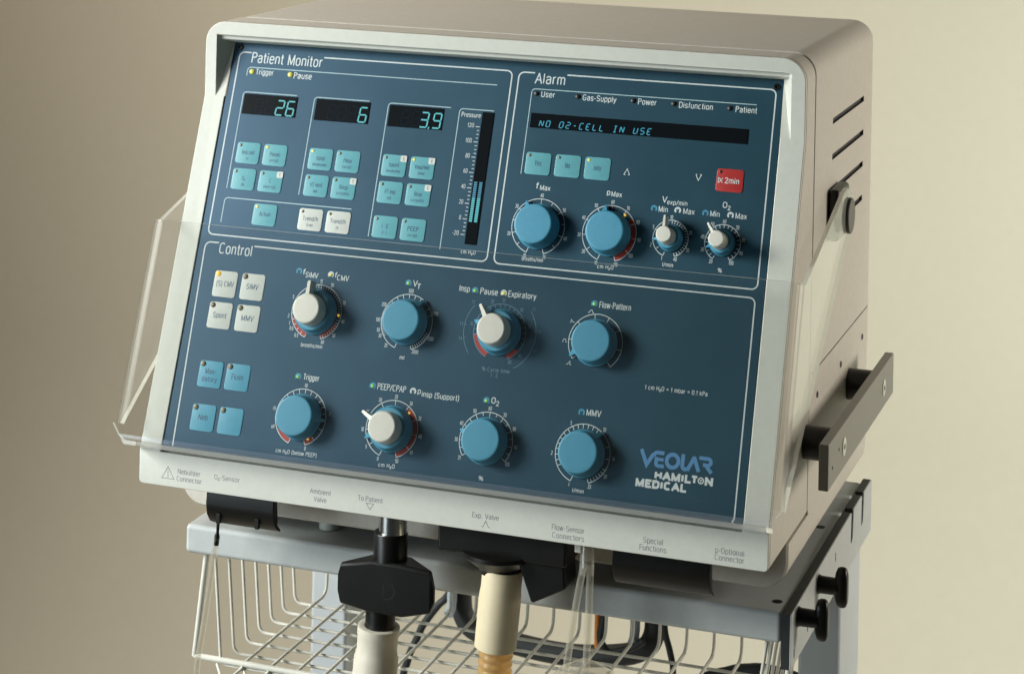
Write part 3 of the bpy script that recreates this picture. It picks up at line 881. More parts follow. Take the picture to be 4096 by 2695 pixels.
# crossed-out bell sign on the red key
mb = MB()
mb.strip([(-1.2 * mm, -1.6 * mm), (1.2 * mm, 1.6 * mm)], 0.5 * mm)
mb.strip([(-1.2 * mm, 1.6 * mm), (1.2 * mm, -1.6 * mm)], 0.5 * mm, z=0.00003)
mb.strip([(-1.7 * mm, -1.9 * mm), (-1.7 * mm, 1.9 * mm)], 0.55 * mm, z=0.00002)
make('lettering', mb, WT, rb_, PF(382.0 * mm, 220.0 * mm, 0.00042), smooth=0)
for ch in rb_.children:
    if ch.name.startswith('lettering') and len(ch.data.vertices) > 30:
        ch.matrix_basis = ch.matrix_basis @ Matrix.Translation((1.6 * mm, 0, 0))
for u, v, t, led in ((26.8, 115.9, '(S) CMV', 'leda'), (48.5, 115.9, 'SIMV', 'ledoff'), (26.9, 93.8, 'Spont', 'ledoff'), (48.8, 93.8, 'MMV', 'ledoff')):
    button(u, v, 'keyw', [(t, -1.6, 3.5, {'(S) CMV': 13.6, 'SIMV': 9.4, 'Spont': 10.6, 'MMV': 9.6}[t])], led, h=18.4, w=18.2, ledr=1.95)
for u, v, ls in ((27.6, 52.9, [('Man-', 0.3, 3.3, 8.4), ('datory', -5.0, 3.3, 11.8)]), (48.9, 53.0, [('Flush', -1.6, 3.5, 9.2)]), (27.8, 23.1, [('Neb', -1.4, 3.5, 7.2)]), (49.2, 23.1, [])):
    button(u, v, 'cyan2', ls, 'ledoff', h=18.2, w=18.4, ledr=1.95)

# ------------------------------------------------------------------ dials and knobs
def pol(r, a):
    return (r * math.sin(math.radians(a)) * mm, r * math.cos(math.radians(a)) * mm)
def dial(u, v, r, a0, a1, ticks, labels, reds=(), led=None, tl=3.0, cap=2.45, m='white', lr=2.4):
    mb = MB()
    n = 44
    mb.strip([pol(r, a0 + (a1 - a0) * k / n) for k in range(n + 1)], 0.5 * mm)
    for t in ticks:
        a, l = t if isinstance(t, tuple) else (t, tl)
        mb.strip([pol(r - 0.25, a), pol(r - l, a)], 0.45 * mm, z=0.00003)
    for t, a in labels:
        x, y = pol(r + lr, a)
        text_into(mb, t, x / mm, y / mm - cap * 0.48, cap, None, 'C', cond=0.8)
    make('dial_scale', mb, M[m], panel, PF(u * mm, v * mm, 0.00008), smooth=0)
    for r0, r1, b0, b1 in reds:
        mr = MB()
        kk = 14
        mr.strip([pol((r0 + r1) / 2, b0 + (b1 - b0) * k / kk) for k in range(kk + 1)], (r1 - r0) * mm)
        make('warning_sector', mr, M['red'], panel, PF(u * mm, v * mm, 0.00004), smooth=0)
    if led:
        x, y = pol(led[0], led[1])
        lamp(u + x / mm, v + y / mm, 0.95, M['leda'])
def lin(a0, a1, n):
    return [a0 + (a1 - a0) * k / n for k in range(n + 1)]
E161 = 161
dial(256.1, 177.4, 19.2, -E161, E161, [(a, 4.5 if i in (0, 12) else (3.6 if i % 2 == 0 else 2.2)) for i, a in enumerate(lin(-E161, E161, 12))],
     [(str(10 * (k + 1)), -E161 + 53.67 * k) for k in range(7)])
dial(307.7, 177.2, 19.2, -E161, E161, [(a, 4.8 if i in (0, 10) else 3.0) for i, a in enumerate(lin(-E161, E161, 10))],
     [(str(10 * (k + 1)), -E161 + 32.2 * k) for k in range(11)], [(14.6, 18.9, 52, E161)], (16.6, 36))
dial(351.2, 177.8, 12.4, -E161, E161, [(a, 2.4) for a in lin(-E161, 0, 5)] + [(a, 2.4) for a in lin(10, E161, 15)],
     [('1', -E161), ('2', -112), ('5', -62), ('10', -3), ('20', 70), ('30', 118), ('40', E161)], lr=2.0)
dial(387.5, 178.0, 12.4, -152, 152, [(a, 2.4) for a in lin(-152, 152, 20)],
     [('20', -152), ('30', -112), ('40', -78), ('50', -34), ('60', 0), ('70', 40), ('80', 78), ('90', 113), ('100', 150)], lr=2.1)
dial(101.0, 103.6, 19.0, -E161, E161, [(a, 2.2) for a in lin(-E161, -60, 8)] + [(a, 2.6) for a in lin(-30, E161, 30)],
     [('0.5', -144), ('0.6', -127), ('1', -116), ('2', -102), ('5', -66), ('10', -28), ('15', 0), ('20', 24), ('30', 67), ('40', 102), ('50', 133), ('60', 158)],
     [(14.6, 18.7, -E161, -106), (14.6, 18.7, 112, E161)], (17.0, 92))
dial(169.6, 103.6, 19.0, -E161, E161, [(a, 1.6) for a in lin(-125, -60, 14)] + [(a, 2.8) for a in lin(-60, 70, 9)] + [(a, 2.8) for a in lin(112, E161, 9)] + [(-E161, 3.0)],
     [('20', -143), ('30', -121), ('50', -110), ('100', -91), ('200', -61), ('500', 0), ('1000', 69), ('1500', 116), ('2000', 154)])
dial(238.4, 103.8, 19.0, -155, 155, [(a, 2.4) for a in lin(-100, 110, 18)], [('10', -80), ('20', -44), ('25', -22), ('30', 0), ('40', 40), ('50', 74), ('60', 130), ('80', 152)],
     [(14.8, 18.7, -155, -98), (14.8, 18.7, 128, 155)], m='dim')
mb = MB()
for a0, a1 in ((-128, -52), (52, 150)):
    mb.strip([pol(26.2, a0 + (a1 - a0) * k / 20) for k in range(21)], 0.4 * mm)
for t, a in (('1:4', -104), ('1:3', -84), ('1:2', -50), ('1:1', 52), ('2:1', 84), ('3:1', 110)):
    x, y = pol(28.6, a)
    text_into(mb, t, x / mm, y / mm - 1.0, 2.1, None, 'C')
for a in (-104, -84, 64, 84, 110):
    mb.strip([pol(24.6, a), pol(26.0, a)], 0.35 * mm, z=0.00003)
make('dial_scale', mb, M['dim'], panel, PF(238.4 * mm, 103.8 * mm, 0.00007), smooth=0)
dial(307.2, 103.8, 19.0, -128, 140, [(a, 3.6) for a in (-128, -88, -48, -8, 24, 58, 100, 140)], [])
mb = MB()
def wave(x, y, pts):
    mb.strip([((x + a * 0.9) * mm, (y + b_ * 0.9) * mm) for a, b_ in pts], 0.38 * mm)
wave(-5.6, 20.4, [(-2.4, -0.9), (-1.4, -0.9), (-0.3, 1.0), (0.6, 1.0), (1.5, -0.9), (2.4, -0.9)])
wave(-18.0, 12.8, [(-1.8, -1.0), (-1.0, -1.0), (-0.9, 1.0), (0.6, -0.8), (1.8, -0.9)])
wave(-21.8, -0.6, [(-2.0, -1.0), (-1.2, -1.0), (-1.1, 1.0), (0.9, 1.0), (1.0, -1.0), (2.0, -1.0)])
wave(-16.8, -14.8, [(-2.2, -1.2), (-1.0, -1.0), (0.6, 1.4), (0.7, -1.2), (1.8, -1.2)])
make('waveform_symbol', mb, WT, panel, PF(307.2 * mm, 103.8 * mm, 0.00007), smooth=0)
dial(101.7, 31.9, 19.0, -E161, E161, [(a, 3.0) for a in lin(-58, 92, 10)] + [(-88, 3.0), (112, 3.0), (138, 3.0), (E161, 4.0), (-E161, 4.0)],
     [('-15', -80), ('-10', 0), ('-5', 79), ('off', -113), ('0', E161)], [(14.8, 18.7, -E161, -122), (14.8, 18.7, 138, E161)], (15.8, 150))
dial(170.2, 31.8, 19.0, -E161, E161, [(a, 4.2 if i in (0, 10) else 3.2) for i, a in enumerate(lin(-E161, E161, 10))],
     [(str(5 * k), -E161 + 32.2 * k) for k in range(11)], [(14.6, 18.7, 36, E161)], (16.2, 43))
dial(239.0, 31.8, 19.0, -125, 127, [(a, 3.4 if i % 2 == 0 else 2.2) for i, a in enumerate(lin(-125, 127, 16))],
     [('21', -126), ('30', -93), ('40', -63), ('50', -30), ('60', 0), ('70', 31), ('80', 62), ('90', 94), ('100', 127)])
dial(307.5, 31.8, 19.0, -E161, E161, [(a, 2.8) for a in lin(-120, 40, 14)] + [(a, 2.6) for a in lin(118, E161, 6)] + [(-E161, 4.0), (70, 2.6), (95, 2.6)],
     [('1', -E161), ('2', -95), ('5', -29), ('10', 38), ('15', 92), ('20', 126), ('25', 160)])

KM = {}
def knob_mesh(key, prof, m, n=48):
    if key not in KM:
        mb = MB()
        mb.lathe([(r * mm, h * mm) for r, h in prof], n)
        KM[key] = mb.mesh(key, [m], 32)
    return KM[key]
def wedge(r0, r1, w0, w1, z0, z1, t0, t1):
    mb = MB()
    a = [(-w0 / 2, r0, z0), (w0 / 2, r0, z0), (w0 / 2, r0, z1), (-w0 / 2, r0, z1)]
    b_ = [(-w1 / 2, r1, t0), (w1 / 2, r1, t0), (w1 / 2, r1, t1), (-w1 / 2, r1, t1)]
    mb.loft([[(x * mm, y * mm, z * mm) for x, y, z in l] for l in (a, b_)])
    return mb
PT = {}
def knob(u, v, ang, white=None, small=False):
    if small:
        prof = [(8.9, 0.5), (8.9, 1.4), (8.4, 2.0), (8.0, 7.8), (7.4, 8.6), (7.1, 8.62), (0, 8.62)]
        key = 'small'
    elif white is not None:
        prof = [(15.6, 0.5), (15.6, 1.5), (14.9, 2.2), (13.9, 8.6), (13.2, 9.4), (12.8, 9.42), (0, 9.42)]
        key = 'double'
    else:
        prof = [(15.6, 0.5), (15.6, 1.5), (14.9, 2.2), (13.7, 11.9), (13.3, 12.6), (12.7, 12.9), (12.3, 12.92), (0, 12.92)]
        key = 'single'
    k = put('rotary_knob', knob_mesh('rotary_knob_' + key, prof, M['knob']), vent, PF(u * mm, v * mm, 0))
    if ('b', key) not in PT:
        if small:
            PT[('b', key)] = wedge(7.6, 12.2, 2.6, 0.5, 1.0, 5.5, 1.0, 2.2).mesh('pointer', [M['knob']], 30)
        else:
            PT[('b', key)] = wedge(13.0, 19.6, 4.4, 0.8, 1.0, 9.4, 1.0, 2.6).mesh('pointer', [M['knob']], 30)
    put('pointer', PT[('b', key)], k, PF(u * mm, v * mm, 0, math.radians(ang)))
    if white is not None:
        if small:
            prof = [(5.9, 8.0), (5.9, 9.2), (5.6, 18.6), (5.2, 19.3), (4.8, 19.6), (4.55, 19.62), (0, 19.62)]
            wd = (4.6, 13.8, 2.0, 1.2, 8.8, 18.6, 4.0, 13.0)
        else:
            prof = [(10.9, 8.9), (10.9, 10.4), (10.4, 18.6), (9.9, 19.5), (9.3, 19.9), (8.95, 19.92), (0, 19.92)]
            wd = (8.5, 20.0, 3.2, 1.8, 9.6, 19.0, 3.0, 14.0)
        put('inner_knob', knob_mesh('inner_knob_' + key, prof, M['knobw']), k, PF(u * mm, v * mm, 0))
        if ('w', key) not in PT:
            PT[('w', key)] = wedge(*wd).mesh('lever', [M['knobw']], 30)
        put('lever', PT[('w', key)], k, PF(u * mm, v * mm, 0, math.radians(white)))
    return k
knob(256.1, 177.4, -31)
knob(307.7, 177.2, -12)
knob(351.2, 177.8, -98, -10, True)
knob(387.5, 178.0, -110, -38, True)
knob(101.0, 103.6, -24, -9)
knob(169.6, 103.6, 36)
knob(238.4, 103.8, -72, -37)
knob(307.2, 103.8, -122)
knob(101.7, 31.9, 91)
knob(170.2, 31.8, -114, -64)
knob(239.0, 31.8, -73)
knob(307.5, 31.8, 40)

# lettering on the lower lip of the bezel
for t, u0, v, u1, cap in (('Nebulizer', 14.0, -16.2, 31.7, 3.2), ('Connector', 13.2, -21.3, 32.8, 3.2), ('O\u2082-Sensor', 42.5, -16.5, 62.3, 3.1),
                          ('Ambient', 115.9, -16.7, 131.6, 3.2), ('Valve', 118.9, -22.0, 128.4, 3.2), ('To\u00b7Patient', 151.8, -17.0, 170.0, 3.4),
                          ('Exp. Valve', 235.0, -17.5, 254.0, 3.3), ('Flow-Sensor', 291.2, -18.2, 313.9, 3.5), ('Connectors', 291.6, -23.4, 313.7, 3.4),
                          ('Special', 354.1, -18.3, 367.5, 3.6), ('Functions', 351.6, -23.2, 369.7, 3.5), ('p-Optional', 402.3, -18.2, 421.6, 3.5), ('Connector', 402.1, -22.8, 421.7, 3.4)):
    letter(t, u0, v, u1, cap, M['grey'], bezel, LF, 0.00004, bold=10)
for pts, cl in (([(1.6, -20.7), (11.2, -20.7), (6.4, -12.4)], True), ([(6.4, -14.8), (6.4, -20.0)], False), ([(158.0, -18.3), (163.6, -18.3), (160.8, -22.2)], True),
                ([(241.6, -23.0), (242.9, -23.0), (244.8, -18.9), (246.7, -23.0), (248.0, -23.0)], False)):
    mb = MB()
    mb.strip([(x * mm, y * mm) for x, y in pts], 0.42 * mm, cl)
    make('lettering', mb, M['grey'], bezel, LF(0, 0, 0.00004), smooth=0)

# dark connector housings under the lip
def housing(x0, x1, teeth):
    mb = MB()
    pr = [(0.010, -0.0268), (0.0085, -0.038), (0.0100, -0.046), (0.0145, -0.0520), (0.0215, -0.0555), (0.0225, -0.0545), (0.0170, -0.0495), (0.0150, -0.0268)]
    mb.loft([[(x, y, z) for y, z in pr] for x in (x0, x1)])
    for tx in teeth:
        mb.box((tx, 0.0085, -0.0515), (tx + 0.0035, 0.0115, -0.044))
    return make('connector_housing', mb, M['black'], vent, smooth=50, bevel=0.0006, seg=1)
housing(0.0310, 0.0835, (0.039, 0.069))
housing(0.3300, 0.3965, ())

# side rail on two posts, hinge of the cover
mb = MB()
mb.box((0.4578, 0.052, 0.0122), (0.4645, 0.304, 0.0428))
rail = make('side_rail', mb, M['rail'], vent, bevel=0.0007, seg=2)
for y in (0.262, 0.106):
    mb = MB()
    mb.lathe([(0.0115, 0), (0.0115, 0.0212)], 32, 'X')
    make('rail_post', mb, M['black'], rail, Matrix.Translation((0.4370, y, 0.0270)))
    mb = MB()
    mb.lathe([(0.0062, 0), (0.0062, 0.0004), (0.0056, 0.0006), (0.0022, 0.0006), (0.0020, 0.0001), (0, 0.0001)], 24, 'X')
    make('rail_screw', mb, M['metal'], rail, Matrix.Translation((0.4645, y, 0.0270)))
for y, z in ((0.088, 0.030), (0.066, 0.024)):
    mb = MB()
    mb.lathe([(0.0012, 0), (0.0012, 0.0002), (0, 0.0002)], 12, 'X')
    make('rail_screw', mb, M['groove'], rail, Matrix.Translation((0.4645, y, z)))
mb = MB()
mb.box((0.4380, 0.166, 0.152), (0.4464, 0.206, 0.1890))
make('hinge_block', mb, M['black'], vent, bevel=0.003, seg=3)
mb = MB()
mb.lathe([(0.0, -0.0006), (0.0128, -0.0006), (0.0128, 0.0012), (0.0122, 0.0018), (0.0, 0.0018)], 36, 'X')
make('hinge_disc', mb, M['leddk'], vent, Matrix.Translation((0.4502, 0.186, 0.168)))

# clear protective cover, built in panel coordinates
CXL, CXR, CH, T = -0.0285, 0.4495, 0.0268, 0.003
cover_bm = MB()
def u_profile(h, t_in):
    """x,h path: left cheek, bend, front, bend, right cheek"""
    r = 0.009 - t_in
    xl, xr, hf = CXL + t_in, CXR - t_in, h - t_in
    pts = [(xl, h - 0.012)]
    pts += [(xl + r - r * math.cos(math.radians(a)), hf - r + r * math.sin(math.radians(a))) for a in (0, 18, 36, 54, 72, 90)]
    pts += [(xr - r + r * math.sin(math.radians(a)), hf - r + r * math.cos(math.radians(a))) for a in (0, 18, 36, 54, 72, 90)]
    pts += [(xr, h - 0.012)]
    return pts
V0, V1 = 0.0115, 0.1536
po, pi_ = u_profile(CH, 0.0), u_profile(CH, T)
n = len(po)
vs = [(x, v, h) for v in (V0, V1) for x, h in po] + [(x, v, h) for v in (V0, V1) for x, h in pi_]
for k in range(n - 1):
    fs = [(k, k + 1, n + k + 1, n + k), (2 * n + k + 1, 2 * n + k, 3 * n + k, 3 * n + k + 1)]
    cover_bm.add(vs, fs, 0 if k in (0, 6, n - 2) else 2)
fs = []
for k in range(n - 1):
    fs += [(k + 1, k, 2 * n + k, 2 * n + k + 1), (n + k, n + k + 1, 3 * n + k + 1, 3 * n + k)]
cover_bm.add(vs, fs, 1)
cover = make('protective_cover', cover_bm, [M['acry'], M['edge'], M['bend']], vent, PF(0, 0, 0), smooth=50)
# lower lip of the cover: front continues down, bends in to the bezel
def lip_profile(t_in):
    r = 0.0065 - t_in
    pts = [(V0 - 0.0002, CH - t_in)]
    c = (-0.0020 + t_in + r, CH - t_in - r)
    pts += [(c[0] - r * math.sin(math.radians(a)), c[1] + r * math.cos(math.radians(a))) for a in (0, 22, 45, 68, 90)]
    pts += [(-0.0020 + t_in, 0.0035)]
    return pts
lo, li = lip_profile(0.0), lip_profile(T)
mb = MB()
# corner cut-outs: the lip narrows from the full width in a curve
def xs(i, side):
    d = (0.0005, 0.006, 0.0085, 0.0092, 0.0095, 0.0095, 0.0095)[i]
    return CXL + d if side == 0 else CXR - d
n = len(lo)
vs = [(xs(i, s_), p[0], p[1]) for s_ in (0, 1) for i, p in enumerate(lo)] + [(xs(i, s_), p[0], p[1]) for s_ in (0, 1) for i, p in enumerate(li)]
fa, fb, fe = [], [], []
for i in range(n - 1):
    (fa if i < 1 else fb).extend([(i, i + 1, n + i + 1, n + i), (2 * n + i + 1, 2 * n + i, 3 * n + i, 3 * n + i + 1)])
    fe += [(i, 2 * n + i, 2 * n + i + 1, i + 1), (n + i, n + i + 1, 3 * n + i + 1, 3 * n + i)]
fe += [(n - 1, 2 * n + n - 1, 3 * n + n - 1, 2 * n - 1)]
mb.add(vs, fa, 0)
mb.add(vs, fb, 2)
mb.add(vs, fe, 1)
make('cover_lip', mb, [M['acry'], M['edge'], M['flange']], cover, PF(0, 0, 0), smooth=50)
# cheeks reaching back to the hinge
def to_vh(y, z):
    return (y * SN + z * CS, -y * CS + z * SN)
ck = [to_vh(*p) for p in ((0.160, 0.1845), (0.168, 0.1875), (0.182, 0.1885), (0.196, 0.184), (0.203, 0.173), (0.201, 0.160), (0.193, 0.152), (0.181, 0.1462))]
ck = [(V1, CH - 0.0121)] + ck + [(V0, CH - 0.0121)]
for x0, x1 in ((CXL, CXL + T), (CXR - T, CXR)):
    mb = MB()
    n = len(ck)
    vs = [(x0, v, h) for v, h in ck] + [(x1, v, h) for v, h in ck]
    mb.add(vs, [tuple(range(n)), tuple(range(2 * n - 1, n - 1, -1))], 0)
    mb.add(vs, [(k, n + k, n + (k + 1) % n, (k + 1) % n) for k in range(n - 1)], 1)
    make('cover_cheek', mb, [M['acry'], M['edge']], cover, PF(0, 0, 0), smooth=30)

# ------------------------------------------------------------------ trolley
trol = thing('equipment_trolley', 'pale grey equipment trolley with shelf tray under the ventilator', 'trolley', (0.21, 0.2, -0.98))
mb = MB()
mb.box((-0.0075, 0.0530, -0.0928), (0.4350, 0.3450, -0.0718))
tray = make('tray', mb, M['tray'], trol, bevel=0.0034, seg=4)
for x, y in ((0.4278, 0.072), (0.4250, 0.229)):
    mb = MB()
    mb.lathe([(0.0036, 0.0), (0.0036, 0.0002), (0, 0.0002)], 20)
    make('tray_hole_disc', mb, M['black'], tray, Matrix.Translation((x, y, -0.0719)))  # flat black disc stands for the dark inside of a tray hole
# notched side plate
yz = [(0.0500, -0.1078), (0.3450, -0.1085), (0.3450, -0.0690), (0.3120, -0.0690), (0.3095, -0.0900), (0.3055, -0.0930), (0.3020, -0.0900), (0.3035, -0.0690),
      (0.2700, -0.0690), (0.2670, -0.0900), (0.2630, -0.0930), (0.2595, -0.0900), (0.2610, -0.0690), (0.0500, -0.0712)]
mb = MB()
mb.loft([[(x, y, z) for y, z in yz] for x in (0.4412, 0.4424)])
plate = make('side_plate', mb, M['tray'], trol, smooth=20, bevel=0.0003, seg=1)
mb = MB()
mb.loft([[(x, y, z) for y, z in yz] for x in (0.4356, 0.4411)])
make('plate_black_layer', mb, M['rubber'], plate, smooth=20)  # added black layer, so the plate's top and front end show dark
for y, z in ((0.1035, -0.098), (0.200, -0.082), (0.215, -0.099), (0.060, -0.1)):
    mb = MB()
    mb.box((0.4424, y - 0.0007, z - 0.003), (0.4426, y + 0.0007, z + 0.003))
    make('rivet_slot', mb, M['groove'], plate, smooth=0)
for y, z in ((0.139, -0.0808), (0.0705, -0.0792)):
    mb = MB()
    mb.lathe([(0.0068, 0.0), (0.0060, 0.002), (0.0058, 0.014)], 24, 'X')
    ts = make('thumb_screw', mb, M['black'], trol, Matrix.Translation((0.4424, y, z)))
    mb = MB()
    ls = []
    for dx, s in ((0.012, 0.70), (0.0135, 0.94), (0.0155, 1.0), (0.018, 1.0), (0.0195, 0.94), (0.0205, 0.75)):
        ls.append([(dx, 0.0065 * s * math.cos(2 * math.pi * k / 24) * (1.0 - 0.25 * abs(math.cos(2 * math.pi * k / 24)) ** 4), 0.0142 * s * math.sin(2 * math.pi * k / 24)) for k in range(24)])
    mb.loft(ls)
    make('wing_grip', mb, M['black'], ts, Matrix.Translation((0.4424, y, z)), smooth=50)
for x0, x1 in ((0.3975, 0.4300), (-0.0120, 0.0200)):
    mb = MB()
    mb.box((x0, 0.290, -0.96), (x1, 0.371, -0.0926))
    make('column', mb, M['col'], trol, bevel=0.003, seg=3)
mb = MB()
mb.box((-0.06, 0.05, -0.98), (0.49, 0.42, -0.955))
make('base_plate', mb, M['col'], trol, bevel=0.006, seg=3)
for x in (0.1010, 0.2585):
    mb = MB()
    mb.tube([(x, 0.322, -0.0930), (x, 0.322, -0.205), (x, 0.320, -0.211), (x, 0.315, -0.214)], 0.0041, 12)
    make('hose_hook', mb, M['gasket'], trol)

# ------------------------------------------------------------------ wire basket
bask = thing('wire_basket', 'cream coated wire basket hanging below the trolley tray', 'basket', (0.21, 0.13, -0.172))
def bend(p0, p1, p2, r, n=5):
    p0, p1, p2 = Vector(p0), Vector(p1), Vector(p2)
    a = p1 + (p0 - p1).normalized() * r
    c = p1 + (p2 - p1).normalized() * r
    return [tuple((1 - t) ** 2 * a + 2 * t * (1 - t) * p1 + t * t * c) for t in [k / n for k in range(n + 1)]]
def wire(pts, r, name='wire'):
    mb = MB()
    mb.tube(pts, r, 8)
    return make(name, mb, M['wire'], bask, smooth=60)
WR = 0.00125
for k in range(7):
    y = 0.0606 + 0.0213 * k
    A, B_, C_, D_ = (0.0135, y, -0.0935), (0.0200, y, -0.1722), (0.4130, y, -0.1722), (0.4240, y, -0.0935)
    wire([A] + bend(A, B_, C_, 0.007) + bend(B_, C_, D_, 0.007) + [D_], WR)
for k in range(18):
    x = 0.0382 + 0.0209 * k
    A, B_, C_ = (x, 0.0605, -0.1690), (x, 0.2070, -0.1690), (x + 0.001, 0.2085, -0.0935)
    wire([(x - 0.0209, 0.0600, -0.1725), (x - 0.009, 0.0460, -0.1800), (x, 0.0575, -0.1715), A] + bend(A, B_, C_, 0.009) + [C_], WR)
wire([(-0.0012, 0.0600, -0.1690), (0.4330, 0.0600, -0.1690)], 0.0023, 'rim')
wire([(0.0068, 0.0600, -0.0930), (-0.0012, 0.0600, -0.1690)], 0.0022, 'rim')
wire([(0.4390, 0.0700, -0.0930), (0.4330, 0.0600, -0.1690)], 0.0022, 'rim')
wire([(0.0068, 0.0640, -0.0945), (0.4300, 0.0640, -0.0945), (0.4300, 0.2090, -0.0945), (0.0068, 0.2090, -0.0945), (0.0068, 0.0640, -0.0945)], 0.0016, 'rim')

# ------------------------------------------------------------------ breathing hoses and valves
def tilt(loc, ang):
    return Matrix.Translation(loc) @ Matrix.Rotation(ang, 4, 'Y')
t = thing('patient_hose', 'white hose cuff on large black faceted coupling below the To Patient outlet', 'breathing hose', (0.161, 0.02, -0.19))
Wt = Matrix.Translation((0.1690, 0.020, 0))
mb = MB()
mb.lathe([(0.0098, -0.0300), (0.0098, -0.0435), (0.0085, -0.0440), (0, -0.0440)], 32)
make('metal_ring', mb, M['metal'], t, Wt)
mb = MB()
mb.lathe([(0, -0.0432), (0.0112, -0.0432), (0.0118, -0.0445), (0.0118, -0.0680)], 32)
make('neck', mb, M['black'], t, Matrix.Translation((0.1675, 0.020, 0)))
mb = MB()
pl = [(-0.031, -0.0695), (-0.010, -0.0660), (0.017, -0.0660), (0.0345, -0.0690), (0.0365, -0.0820), (0.0320, -0.0955), (0.0080, -0.1000), (-0.0130, -0.1005), (-0.0330, -0.0975), (-0.0355, -0.0840)]
cx, cz = 0.0, -0.083
secs = [(-0.0362, -0.0740, -0.0850, 0.0096, 0.0118), (-0.0335, -0.0655, -0.0935, 0.0080, 0.0130), (-0.0110, -0.0608, -0.0968, 0.0078, 0.0270),
        (0.0120, -0.0608, -0.0968, 0.0078, 0.0270), (0.0325, -0.0628, -0.0915, 0.0080, 0.0130), (0.0355, -0.0735, -0.0840, 0.0096, 0.0118)]
lps = []
for x, zt_, zb_, y0, y1 in secs:
    c = min(0.0016, (y1 - y0) * 0.35)
    lps.append([(0.1690 + x, y, z) for y, z in ((y0, zb_ + c), (y0, zt_ - c), (y0 + c, zt_), (y1 - c, zt_), (y1, zt_ - c), (y1, zb_ + c), (y1 - c, zb_), (y0 + c, zb_))])
mb.loft(lps)
make('coupling', mb, M['black'], t, smooth=25, bevel=0.0007, seg=2)
mb = MB()
mb.strip([(0.0060 * math.cos(math.radians(a)), 0.0060 * math.sin(math.radians(a))) for a in range(-110, 61, 12)], 0.0004)
mb.strip([(-0.0024, -0.0034), (-0.0020, 0.0034)], 0.0004)
make('embossed_mark', mb, M['rubber'], t, Matrix.Translation((0, 0.0098, 0)) @ LF(0.1700, -0.0795, 0), smooth=0)
mb = MB()
mb.lathe([(0.0104, -0.0900), (0.0104, -0.1160)], 28)
make('lower_neck', mb, M['black'], t, Matrix.Translation((0.1612, 0.020, 0)))
mb = MB()
mb.lathe([(0.0100, -0.0005), (0.0128, 0.0), (0.0146, -0.0006), (0.0146, -0.0062), (0.0141, -0.0076), (0.0140, -0.0160), (0.0144, -0.0190), (0.0154, -0.0225), (0.0157, -0.080)], 40)
make('cuff', mb, M['hosew'], t, tilt((0.1602, 0.020, -0.1085), math.radians(4.0)))

t = thing('expiration_hose', 'cream hose cuff with amber corrugated hose below the black Exp. Valve', 'breathing hose', (0.248, 0.02, -0.19))
mb = MB()
mb.box((0.2072, 0.0060, -0.0462), (0.2990, 0.0520, -0.0270))
make('valve_body', mb, M['black'], t, bevel=0.002, seg=2)
mb = MB()
mb.lathe([(0, -0.0440), (0.0270, -0.0440), (0.0270, -0.0470), (0.0262, -0.0478), (0.0155, -0.0562), (0.0146, -0.0572), (0.0140, -0.0600), (0, -0.0585)], 40)
make('valve_cone', mb, M['black'], t, Matrix.Translation((0.2470, 0.022, 0)))
mb = MB()
mb.lathe([(0.0120, 0.0), (0.0137, 0.0), (0.0139, -0.0020), (0.0137, -0.0130), (0.0144, -0.0195), (0.0143, -0.0540), (0.0125, -0.0545)], 40)
cuffW = tilt((0.2500, 0.020, -0.0565), math.radians(4.6))
make('cuff', mb, M['hosec'], t, cuffW)
mb = MB()
pr = []
for k in range(60):
    z = -0.0535 - 0.0008 * k
    pr.append((0.0115 + 0.0004 * math.sin(k * 2 * math.pi / 7), z))
mb.lathe(pr, 32)
make('corrugated_hose', mb, M['hoseo'], t, cuffW @ Matrix.Rotation(0.05, 4, 'X'))
mb = MB()
arm = [(0.2636, -0.0470), (0.2968, -0.0380), (0.2982, -0.0615), (0.2740, -0.0742)]
mb.loft([[(x, y, z) for x, z in arm] for y in (0.009, 0.034)])
make('lock_lever', mb, M['black'], t, smooth=20, bevel=0.002, seg=2)

t = thing('flow_sensor_tubing', 'pair of thin clear flow sensor tubes running down into a clear funnel', 'tubing', (0.308, 0.012, -0.15))
mb = MB()
mb.box((0.3040, 0.0080, -0.0352), (0.3088, 0.0140, -0.0266))
make('white_fitting', mb, M['knobw'], t, bevel=0.0008)
mb = MB()
mb.lathe([(0.0044, -0.0270), (0.0046, -0.0350), (0.0049, -0.0360), (0.0049, -0.0495), (0.0040, -0.0500)], 24)
make('collar', mb, M['tubec'], t, Matrix.Translation((0.3118, 0.0120, 0)))
mb = MB()
mb.tube([(0.3095, 0.012, -0.044), (0.3066, 0.012, -0.060), (0.3038, 0.012, -0.078), (0.2994, 0.012, -0.110), (0.2952, 0.012, -0.140)], 0.0024, 14, caps=False)
make('tube', mb, M['tubec'], t, smooth=60)
mb = MB()
mb.tube([(0.3138, 0.014, -0.044), (0.3134, 0.014, -0.060), (0.3132, 0.014, -0.078), (0.3122, 0.014, -0.110), (0.3118, 0.014, -0.125)], 0.0025, 14, caps=False)
make('tube', mb, M['tubec'], t, smooth=60)
mb = MB()
mb.lathe([(0.0030, -0.1075), (0.0048, -0.1090), (0.0190, -0.1165), (0.0215, -0.1200), (0.0215, -0.1500)], 36)
make('funnel', mb, M['tubec'], t, Matrix.Translation((0.3110, 0.0160, 0)))

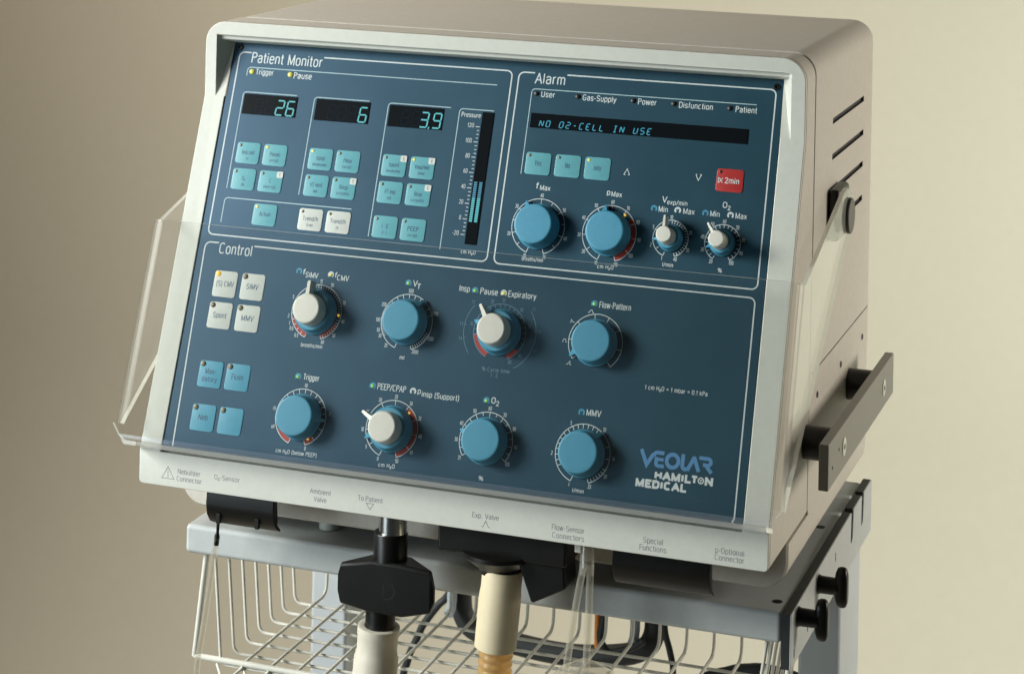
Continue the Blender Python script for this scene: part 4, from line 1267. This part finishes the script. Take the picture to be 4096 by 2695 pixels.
t = thing('nebulizer_tube', 'thin clear tube with black nipple hanging from the black connector, front left', 'tubing', (0.017, 0.03, -0.18))
mb = MB()
mb.tube([(0.0358, 0.0200, -0.0480), (0.0350, 0.0205, -0.0600), (0.0346, 0.0210, -0.0625), (0.0342, 0.0212, -0.0645), (0.0334, 0.0220, -0.0715)], [0.0011, 0.0011, 0.0011, 0.0019, 0.0017], 12)
make('nipple', mb, M['black'], t)
mb = MB()
mb.tube([(0.0340, 0.0215, -0.0660), (0.0300, 0.0260, -0.0780), (0.0255, 0.0300, -0.1000), (0.0205, 0.0300, -0.1350), (0.0165, 0.0300, -0.1600), (0.0130, 0.0300, -0.1950)], 0.0022, 14, caps=False)
make('tube', mb, M['tubec'], t, smooth=60)

# hoses looped behind the basket
def smooth_path(pts, n=6):
    P = [Vector(p) for p in pts]
    P = [2 * P[0] - P[1]] + P + [2 * P[-1] - P[-2]]
    out = []
    for i in range(1, len(P) - 2):
        for k in range(n):
            s = k / n
            a, b_, c, d = P[i - 1], P[i], P[i + 1], P[i + 2]
            out.append(0.5 * ((2 * b_) + (c - a) * s + (2 * a - 5 * b_ + 4 * c - d) * s * s + (3 * b_ - a - 3 * c + d) * s ** 3))
    return out + [P[-2]]
def hose(name, label, pts, r, m, y=0.325):
    mb = MB()
    mb.tube(smooth_path([(p[0], p[2] if len(p) > 2 else y, p[1]) for p in pts]), r, 14)
    o = make(name, mb, M[m], smooth=60)
    tagtop(o, label, 'hose')
    return o
hose('rubber_hose', 'thick black rubber hose looped in a U behind the wire basket',
     [(0.104, -0.0935), (0.1035, -0.15), (0.1040, -0.205), (0.1070, -0.222), (0.1180, -0.232), (0.150, -0.2375), (0.195, -0.2400), (0.235, -0.2350), (0.2600, -0.2270), (0.2700, -0.2140), (0.2715, -0.19), (0.2720, -0.15), (0.272, -0.0935)], 0.0088, 'rubber', 0.336)
hose('cable', 'thin black cable slanting down left behind the wire basket',
     [(0.118, -0.094, 0.315), (0.114, -0.17, 0.315), (0.0966, -0.2016), (0.0878, -0.2117), (0.0796, -0.2228), (0.0742, -0.231), (0.071, -0.2382), (0.0672, -0.2472), (0.0635, -0.2551), (0.0608, -0.2644), (0.0582, -0.2727), (0.055, -0.30)], 0.0031, 'rubber')
hose('orange_hose', 'short orange hose hanging behind the basket beside a black loop',
     [(0.2285, -0.0935), (0.2283, -0.16), (0.2281, -0.20), (0.2282, -0.2230)], 0.0024, 'orange', 0.318)
hose('cable', 'curved black cable right of the orange hose behind the basket',
     [(0.238, -0.0935, 0.315), (0.2365, -0.17, 0.315), (0.2337, -0.2007, 0.315), (0.2316, -0.2098, 0.315), (0.2333, -0.2186, 0.315), (0.2398, -0.2238, 0.315), (0.2516, -0.2200, 0.315), (0.2611, -0.2155, 0.315), (0.268, -0.21, 0.315)], 0.0031, 'rubber', 0.315)
hose('cable', 'thin tapering black cable hanging right of the thick black hose',
     [(0.2805, -0.0935), (0.2812, -0.16), (0.2820, -0.200), (0.2863, -0.2175), (0.2888, -0.2277), (0.2898, -0.2375), (0.2905, -0.30)], 0.0026, 'rubber')
hose('rubber_hose', 'black hose loop low behind the right end of the basket',
     [(0.300, -0.262), (0.3130, -0.2400), (0.3238, -0.2335), (0.3331, -0.2300), (0.3423, -0.2265), (0.3516, -0.2245), (0.3608, -0.2230), (0.380, -0.2235), (0.3930, -0.2260), (0.4000, -0.2280, 0.335)], 0.0050, 'rubber')
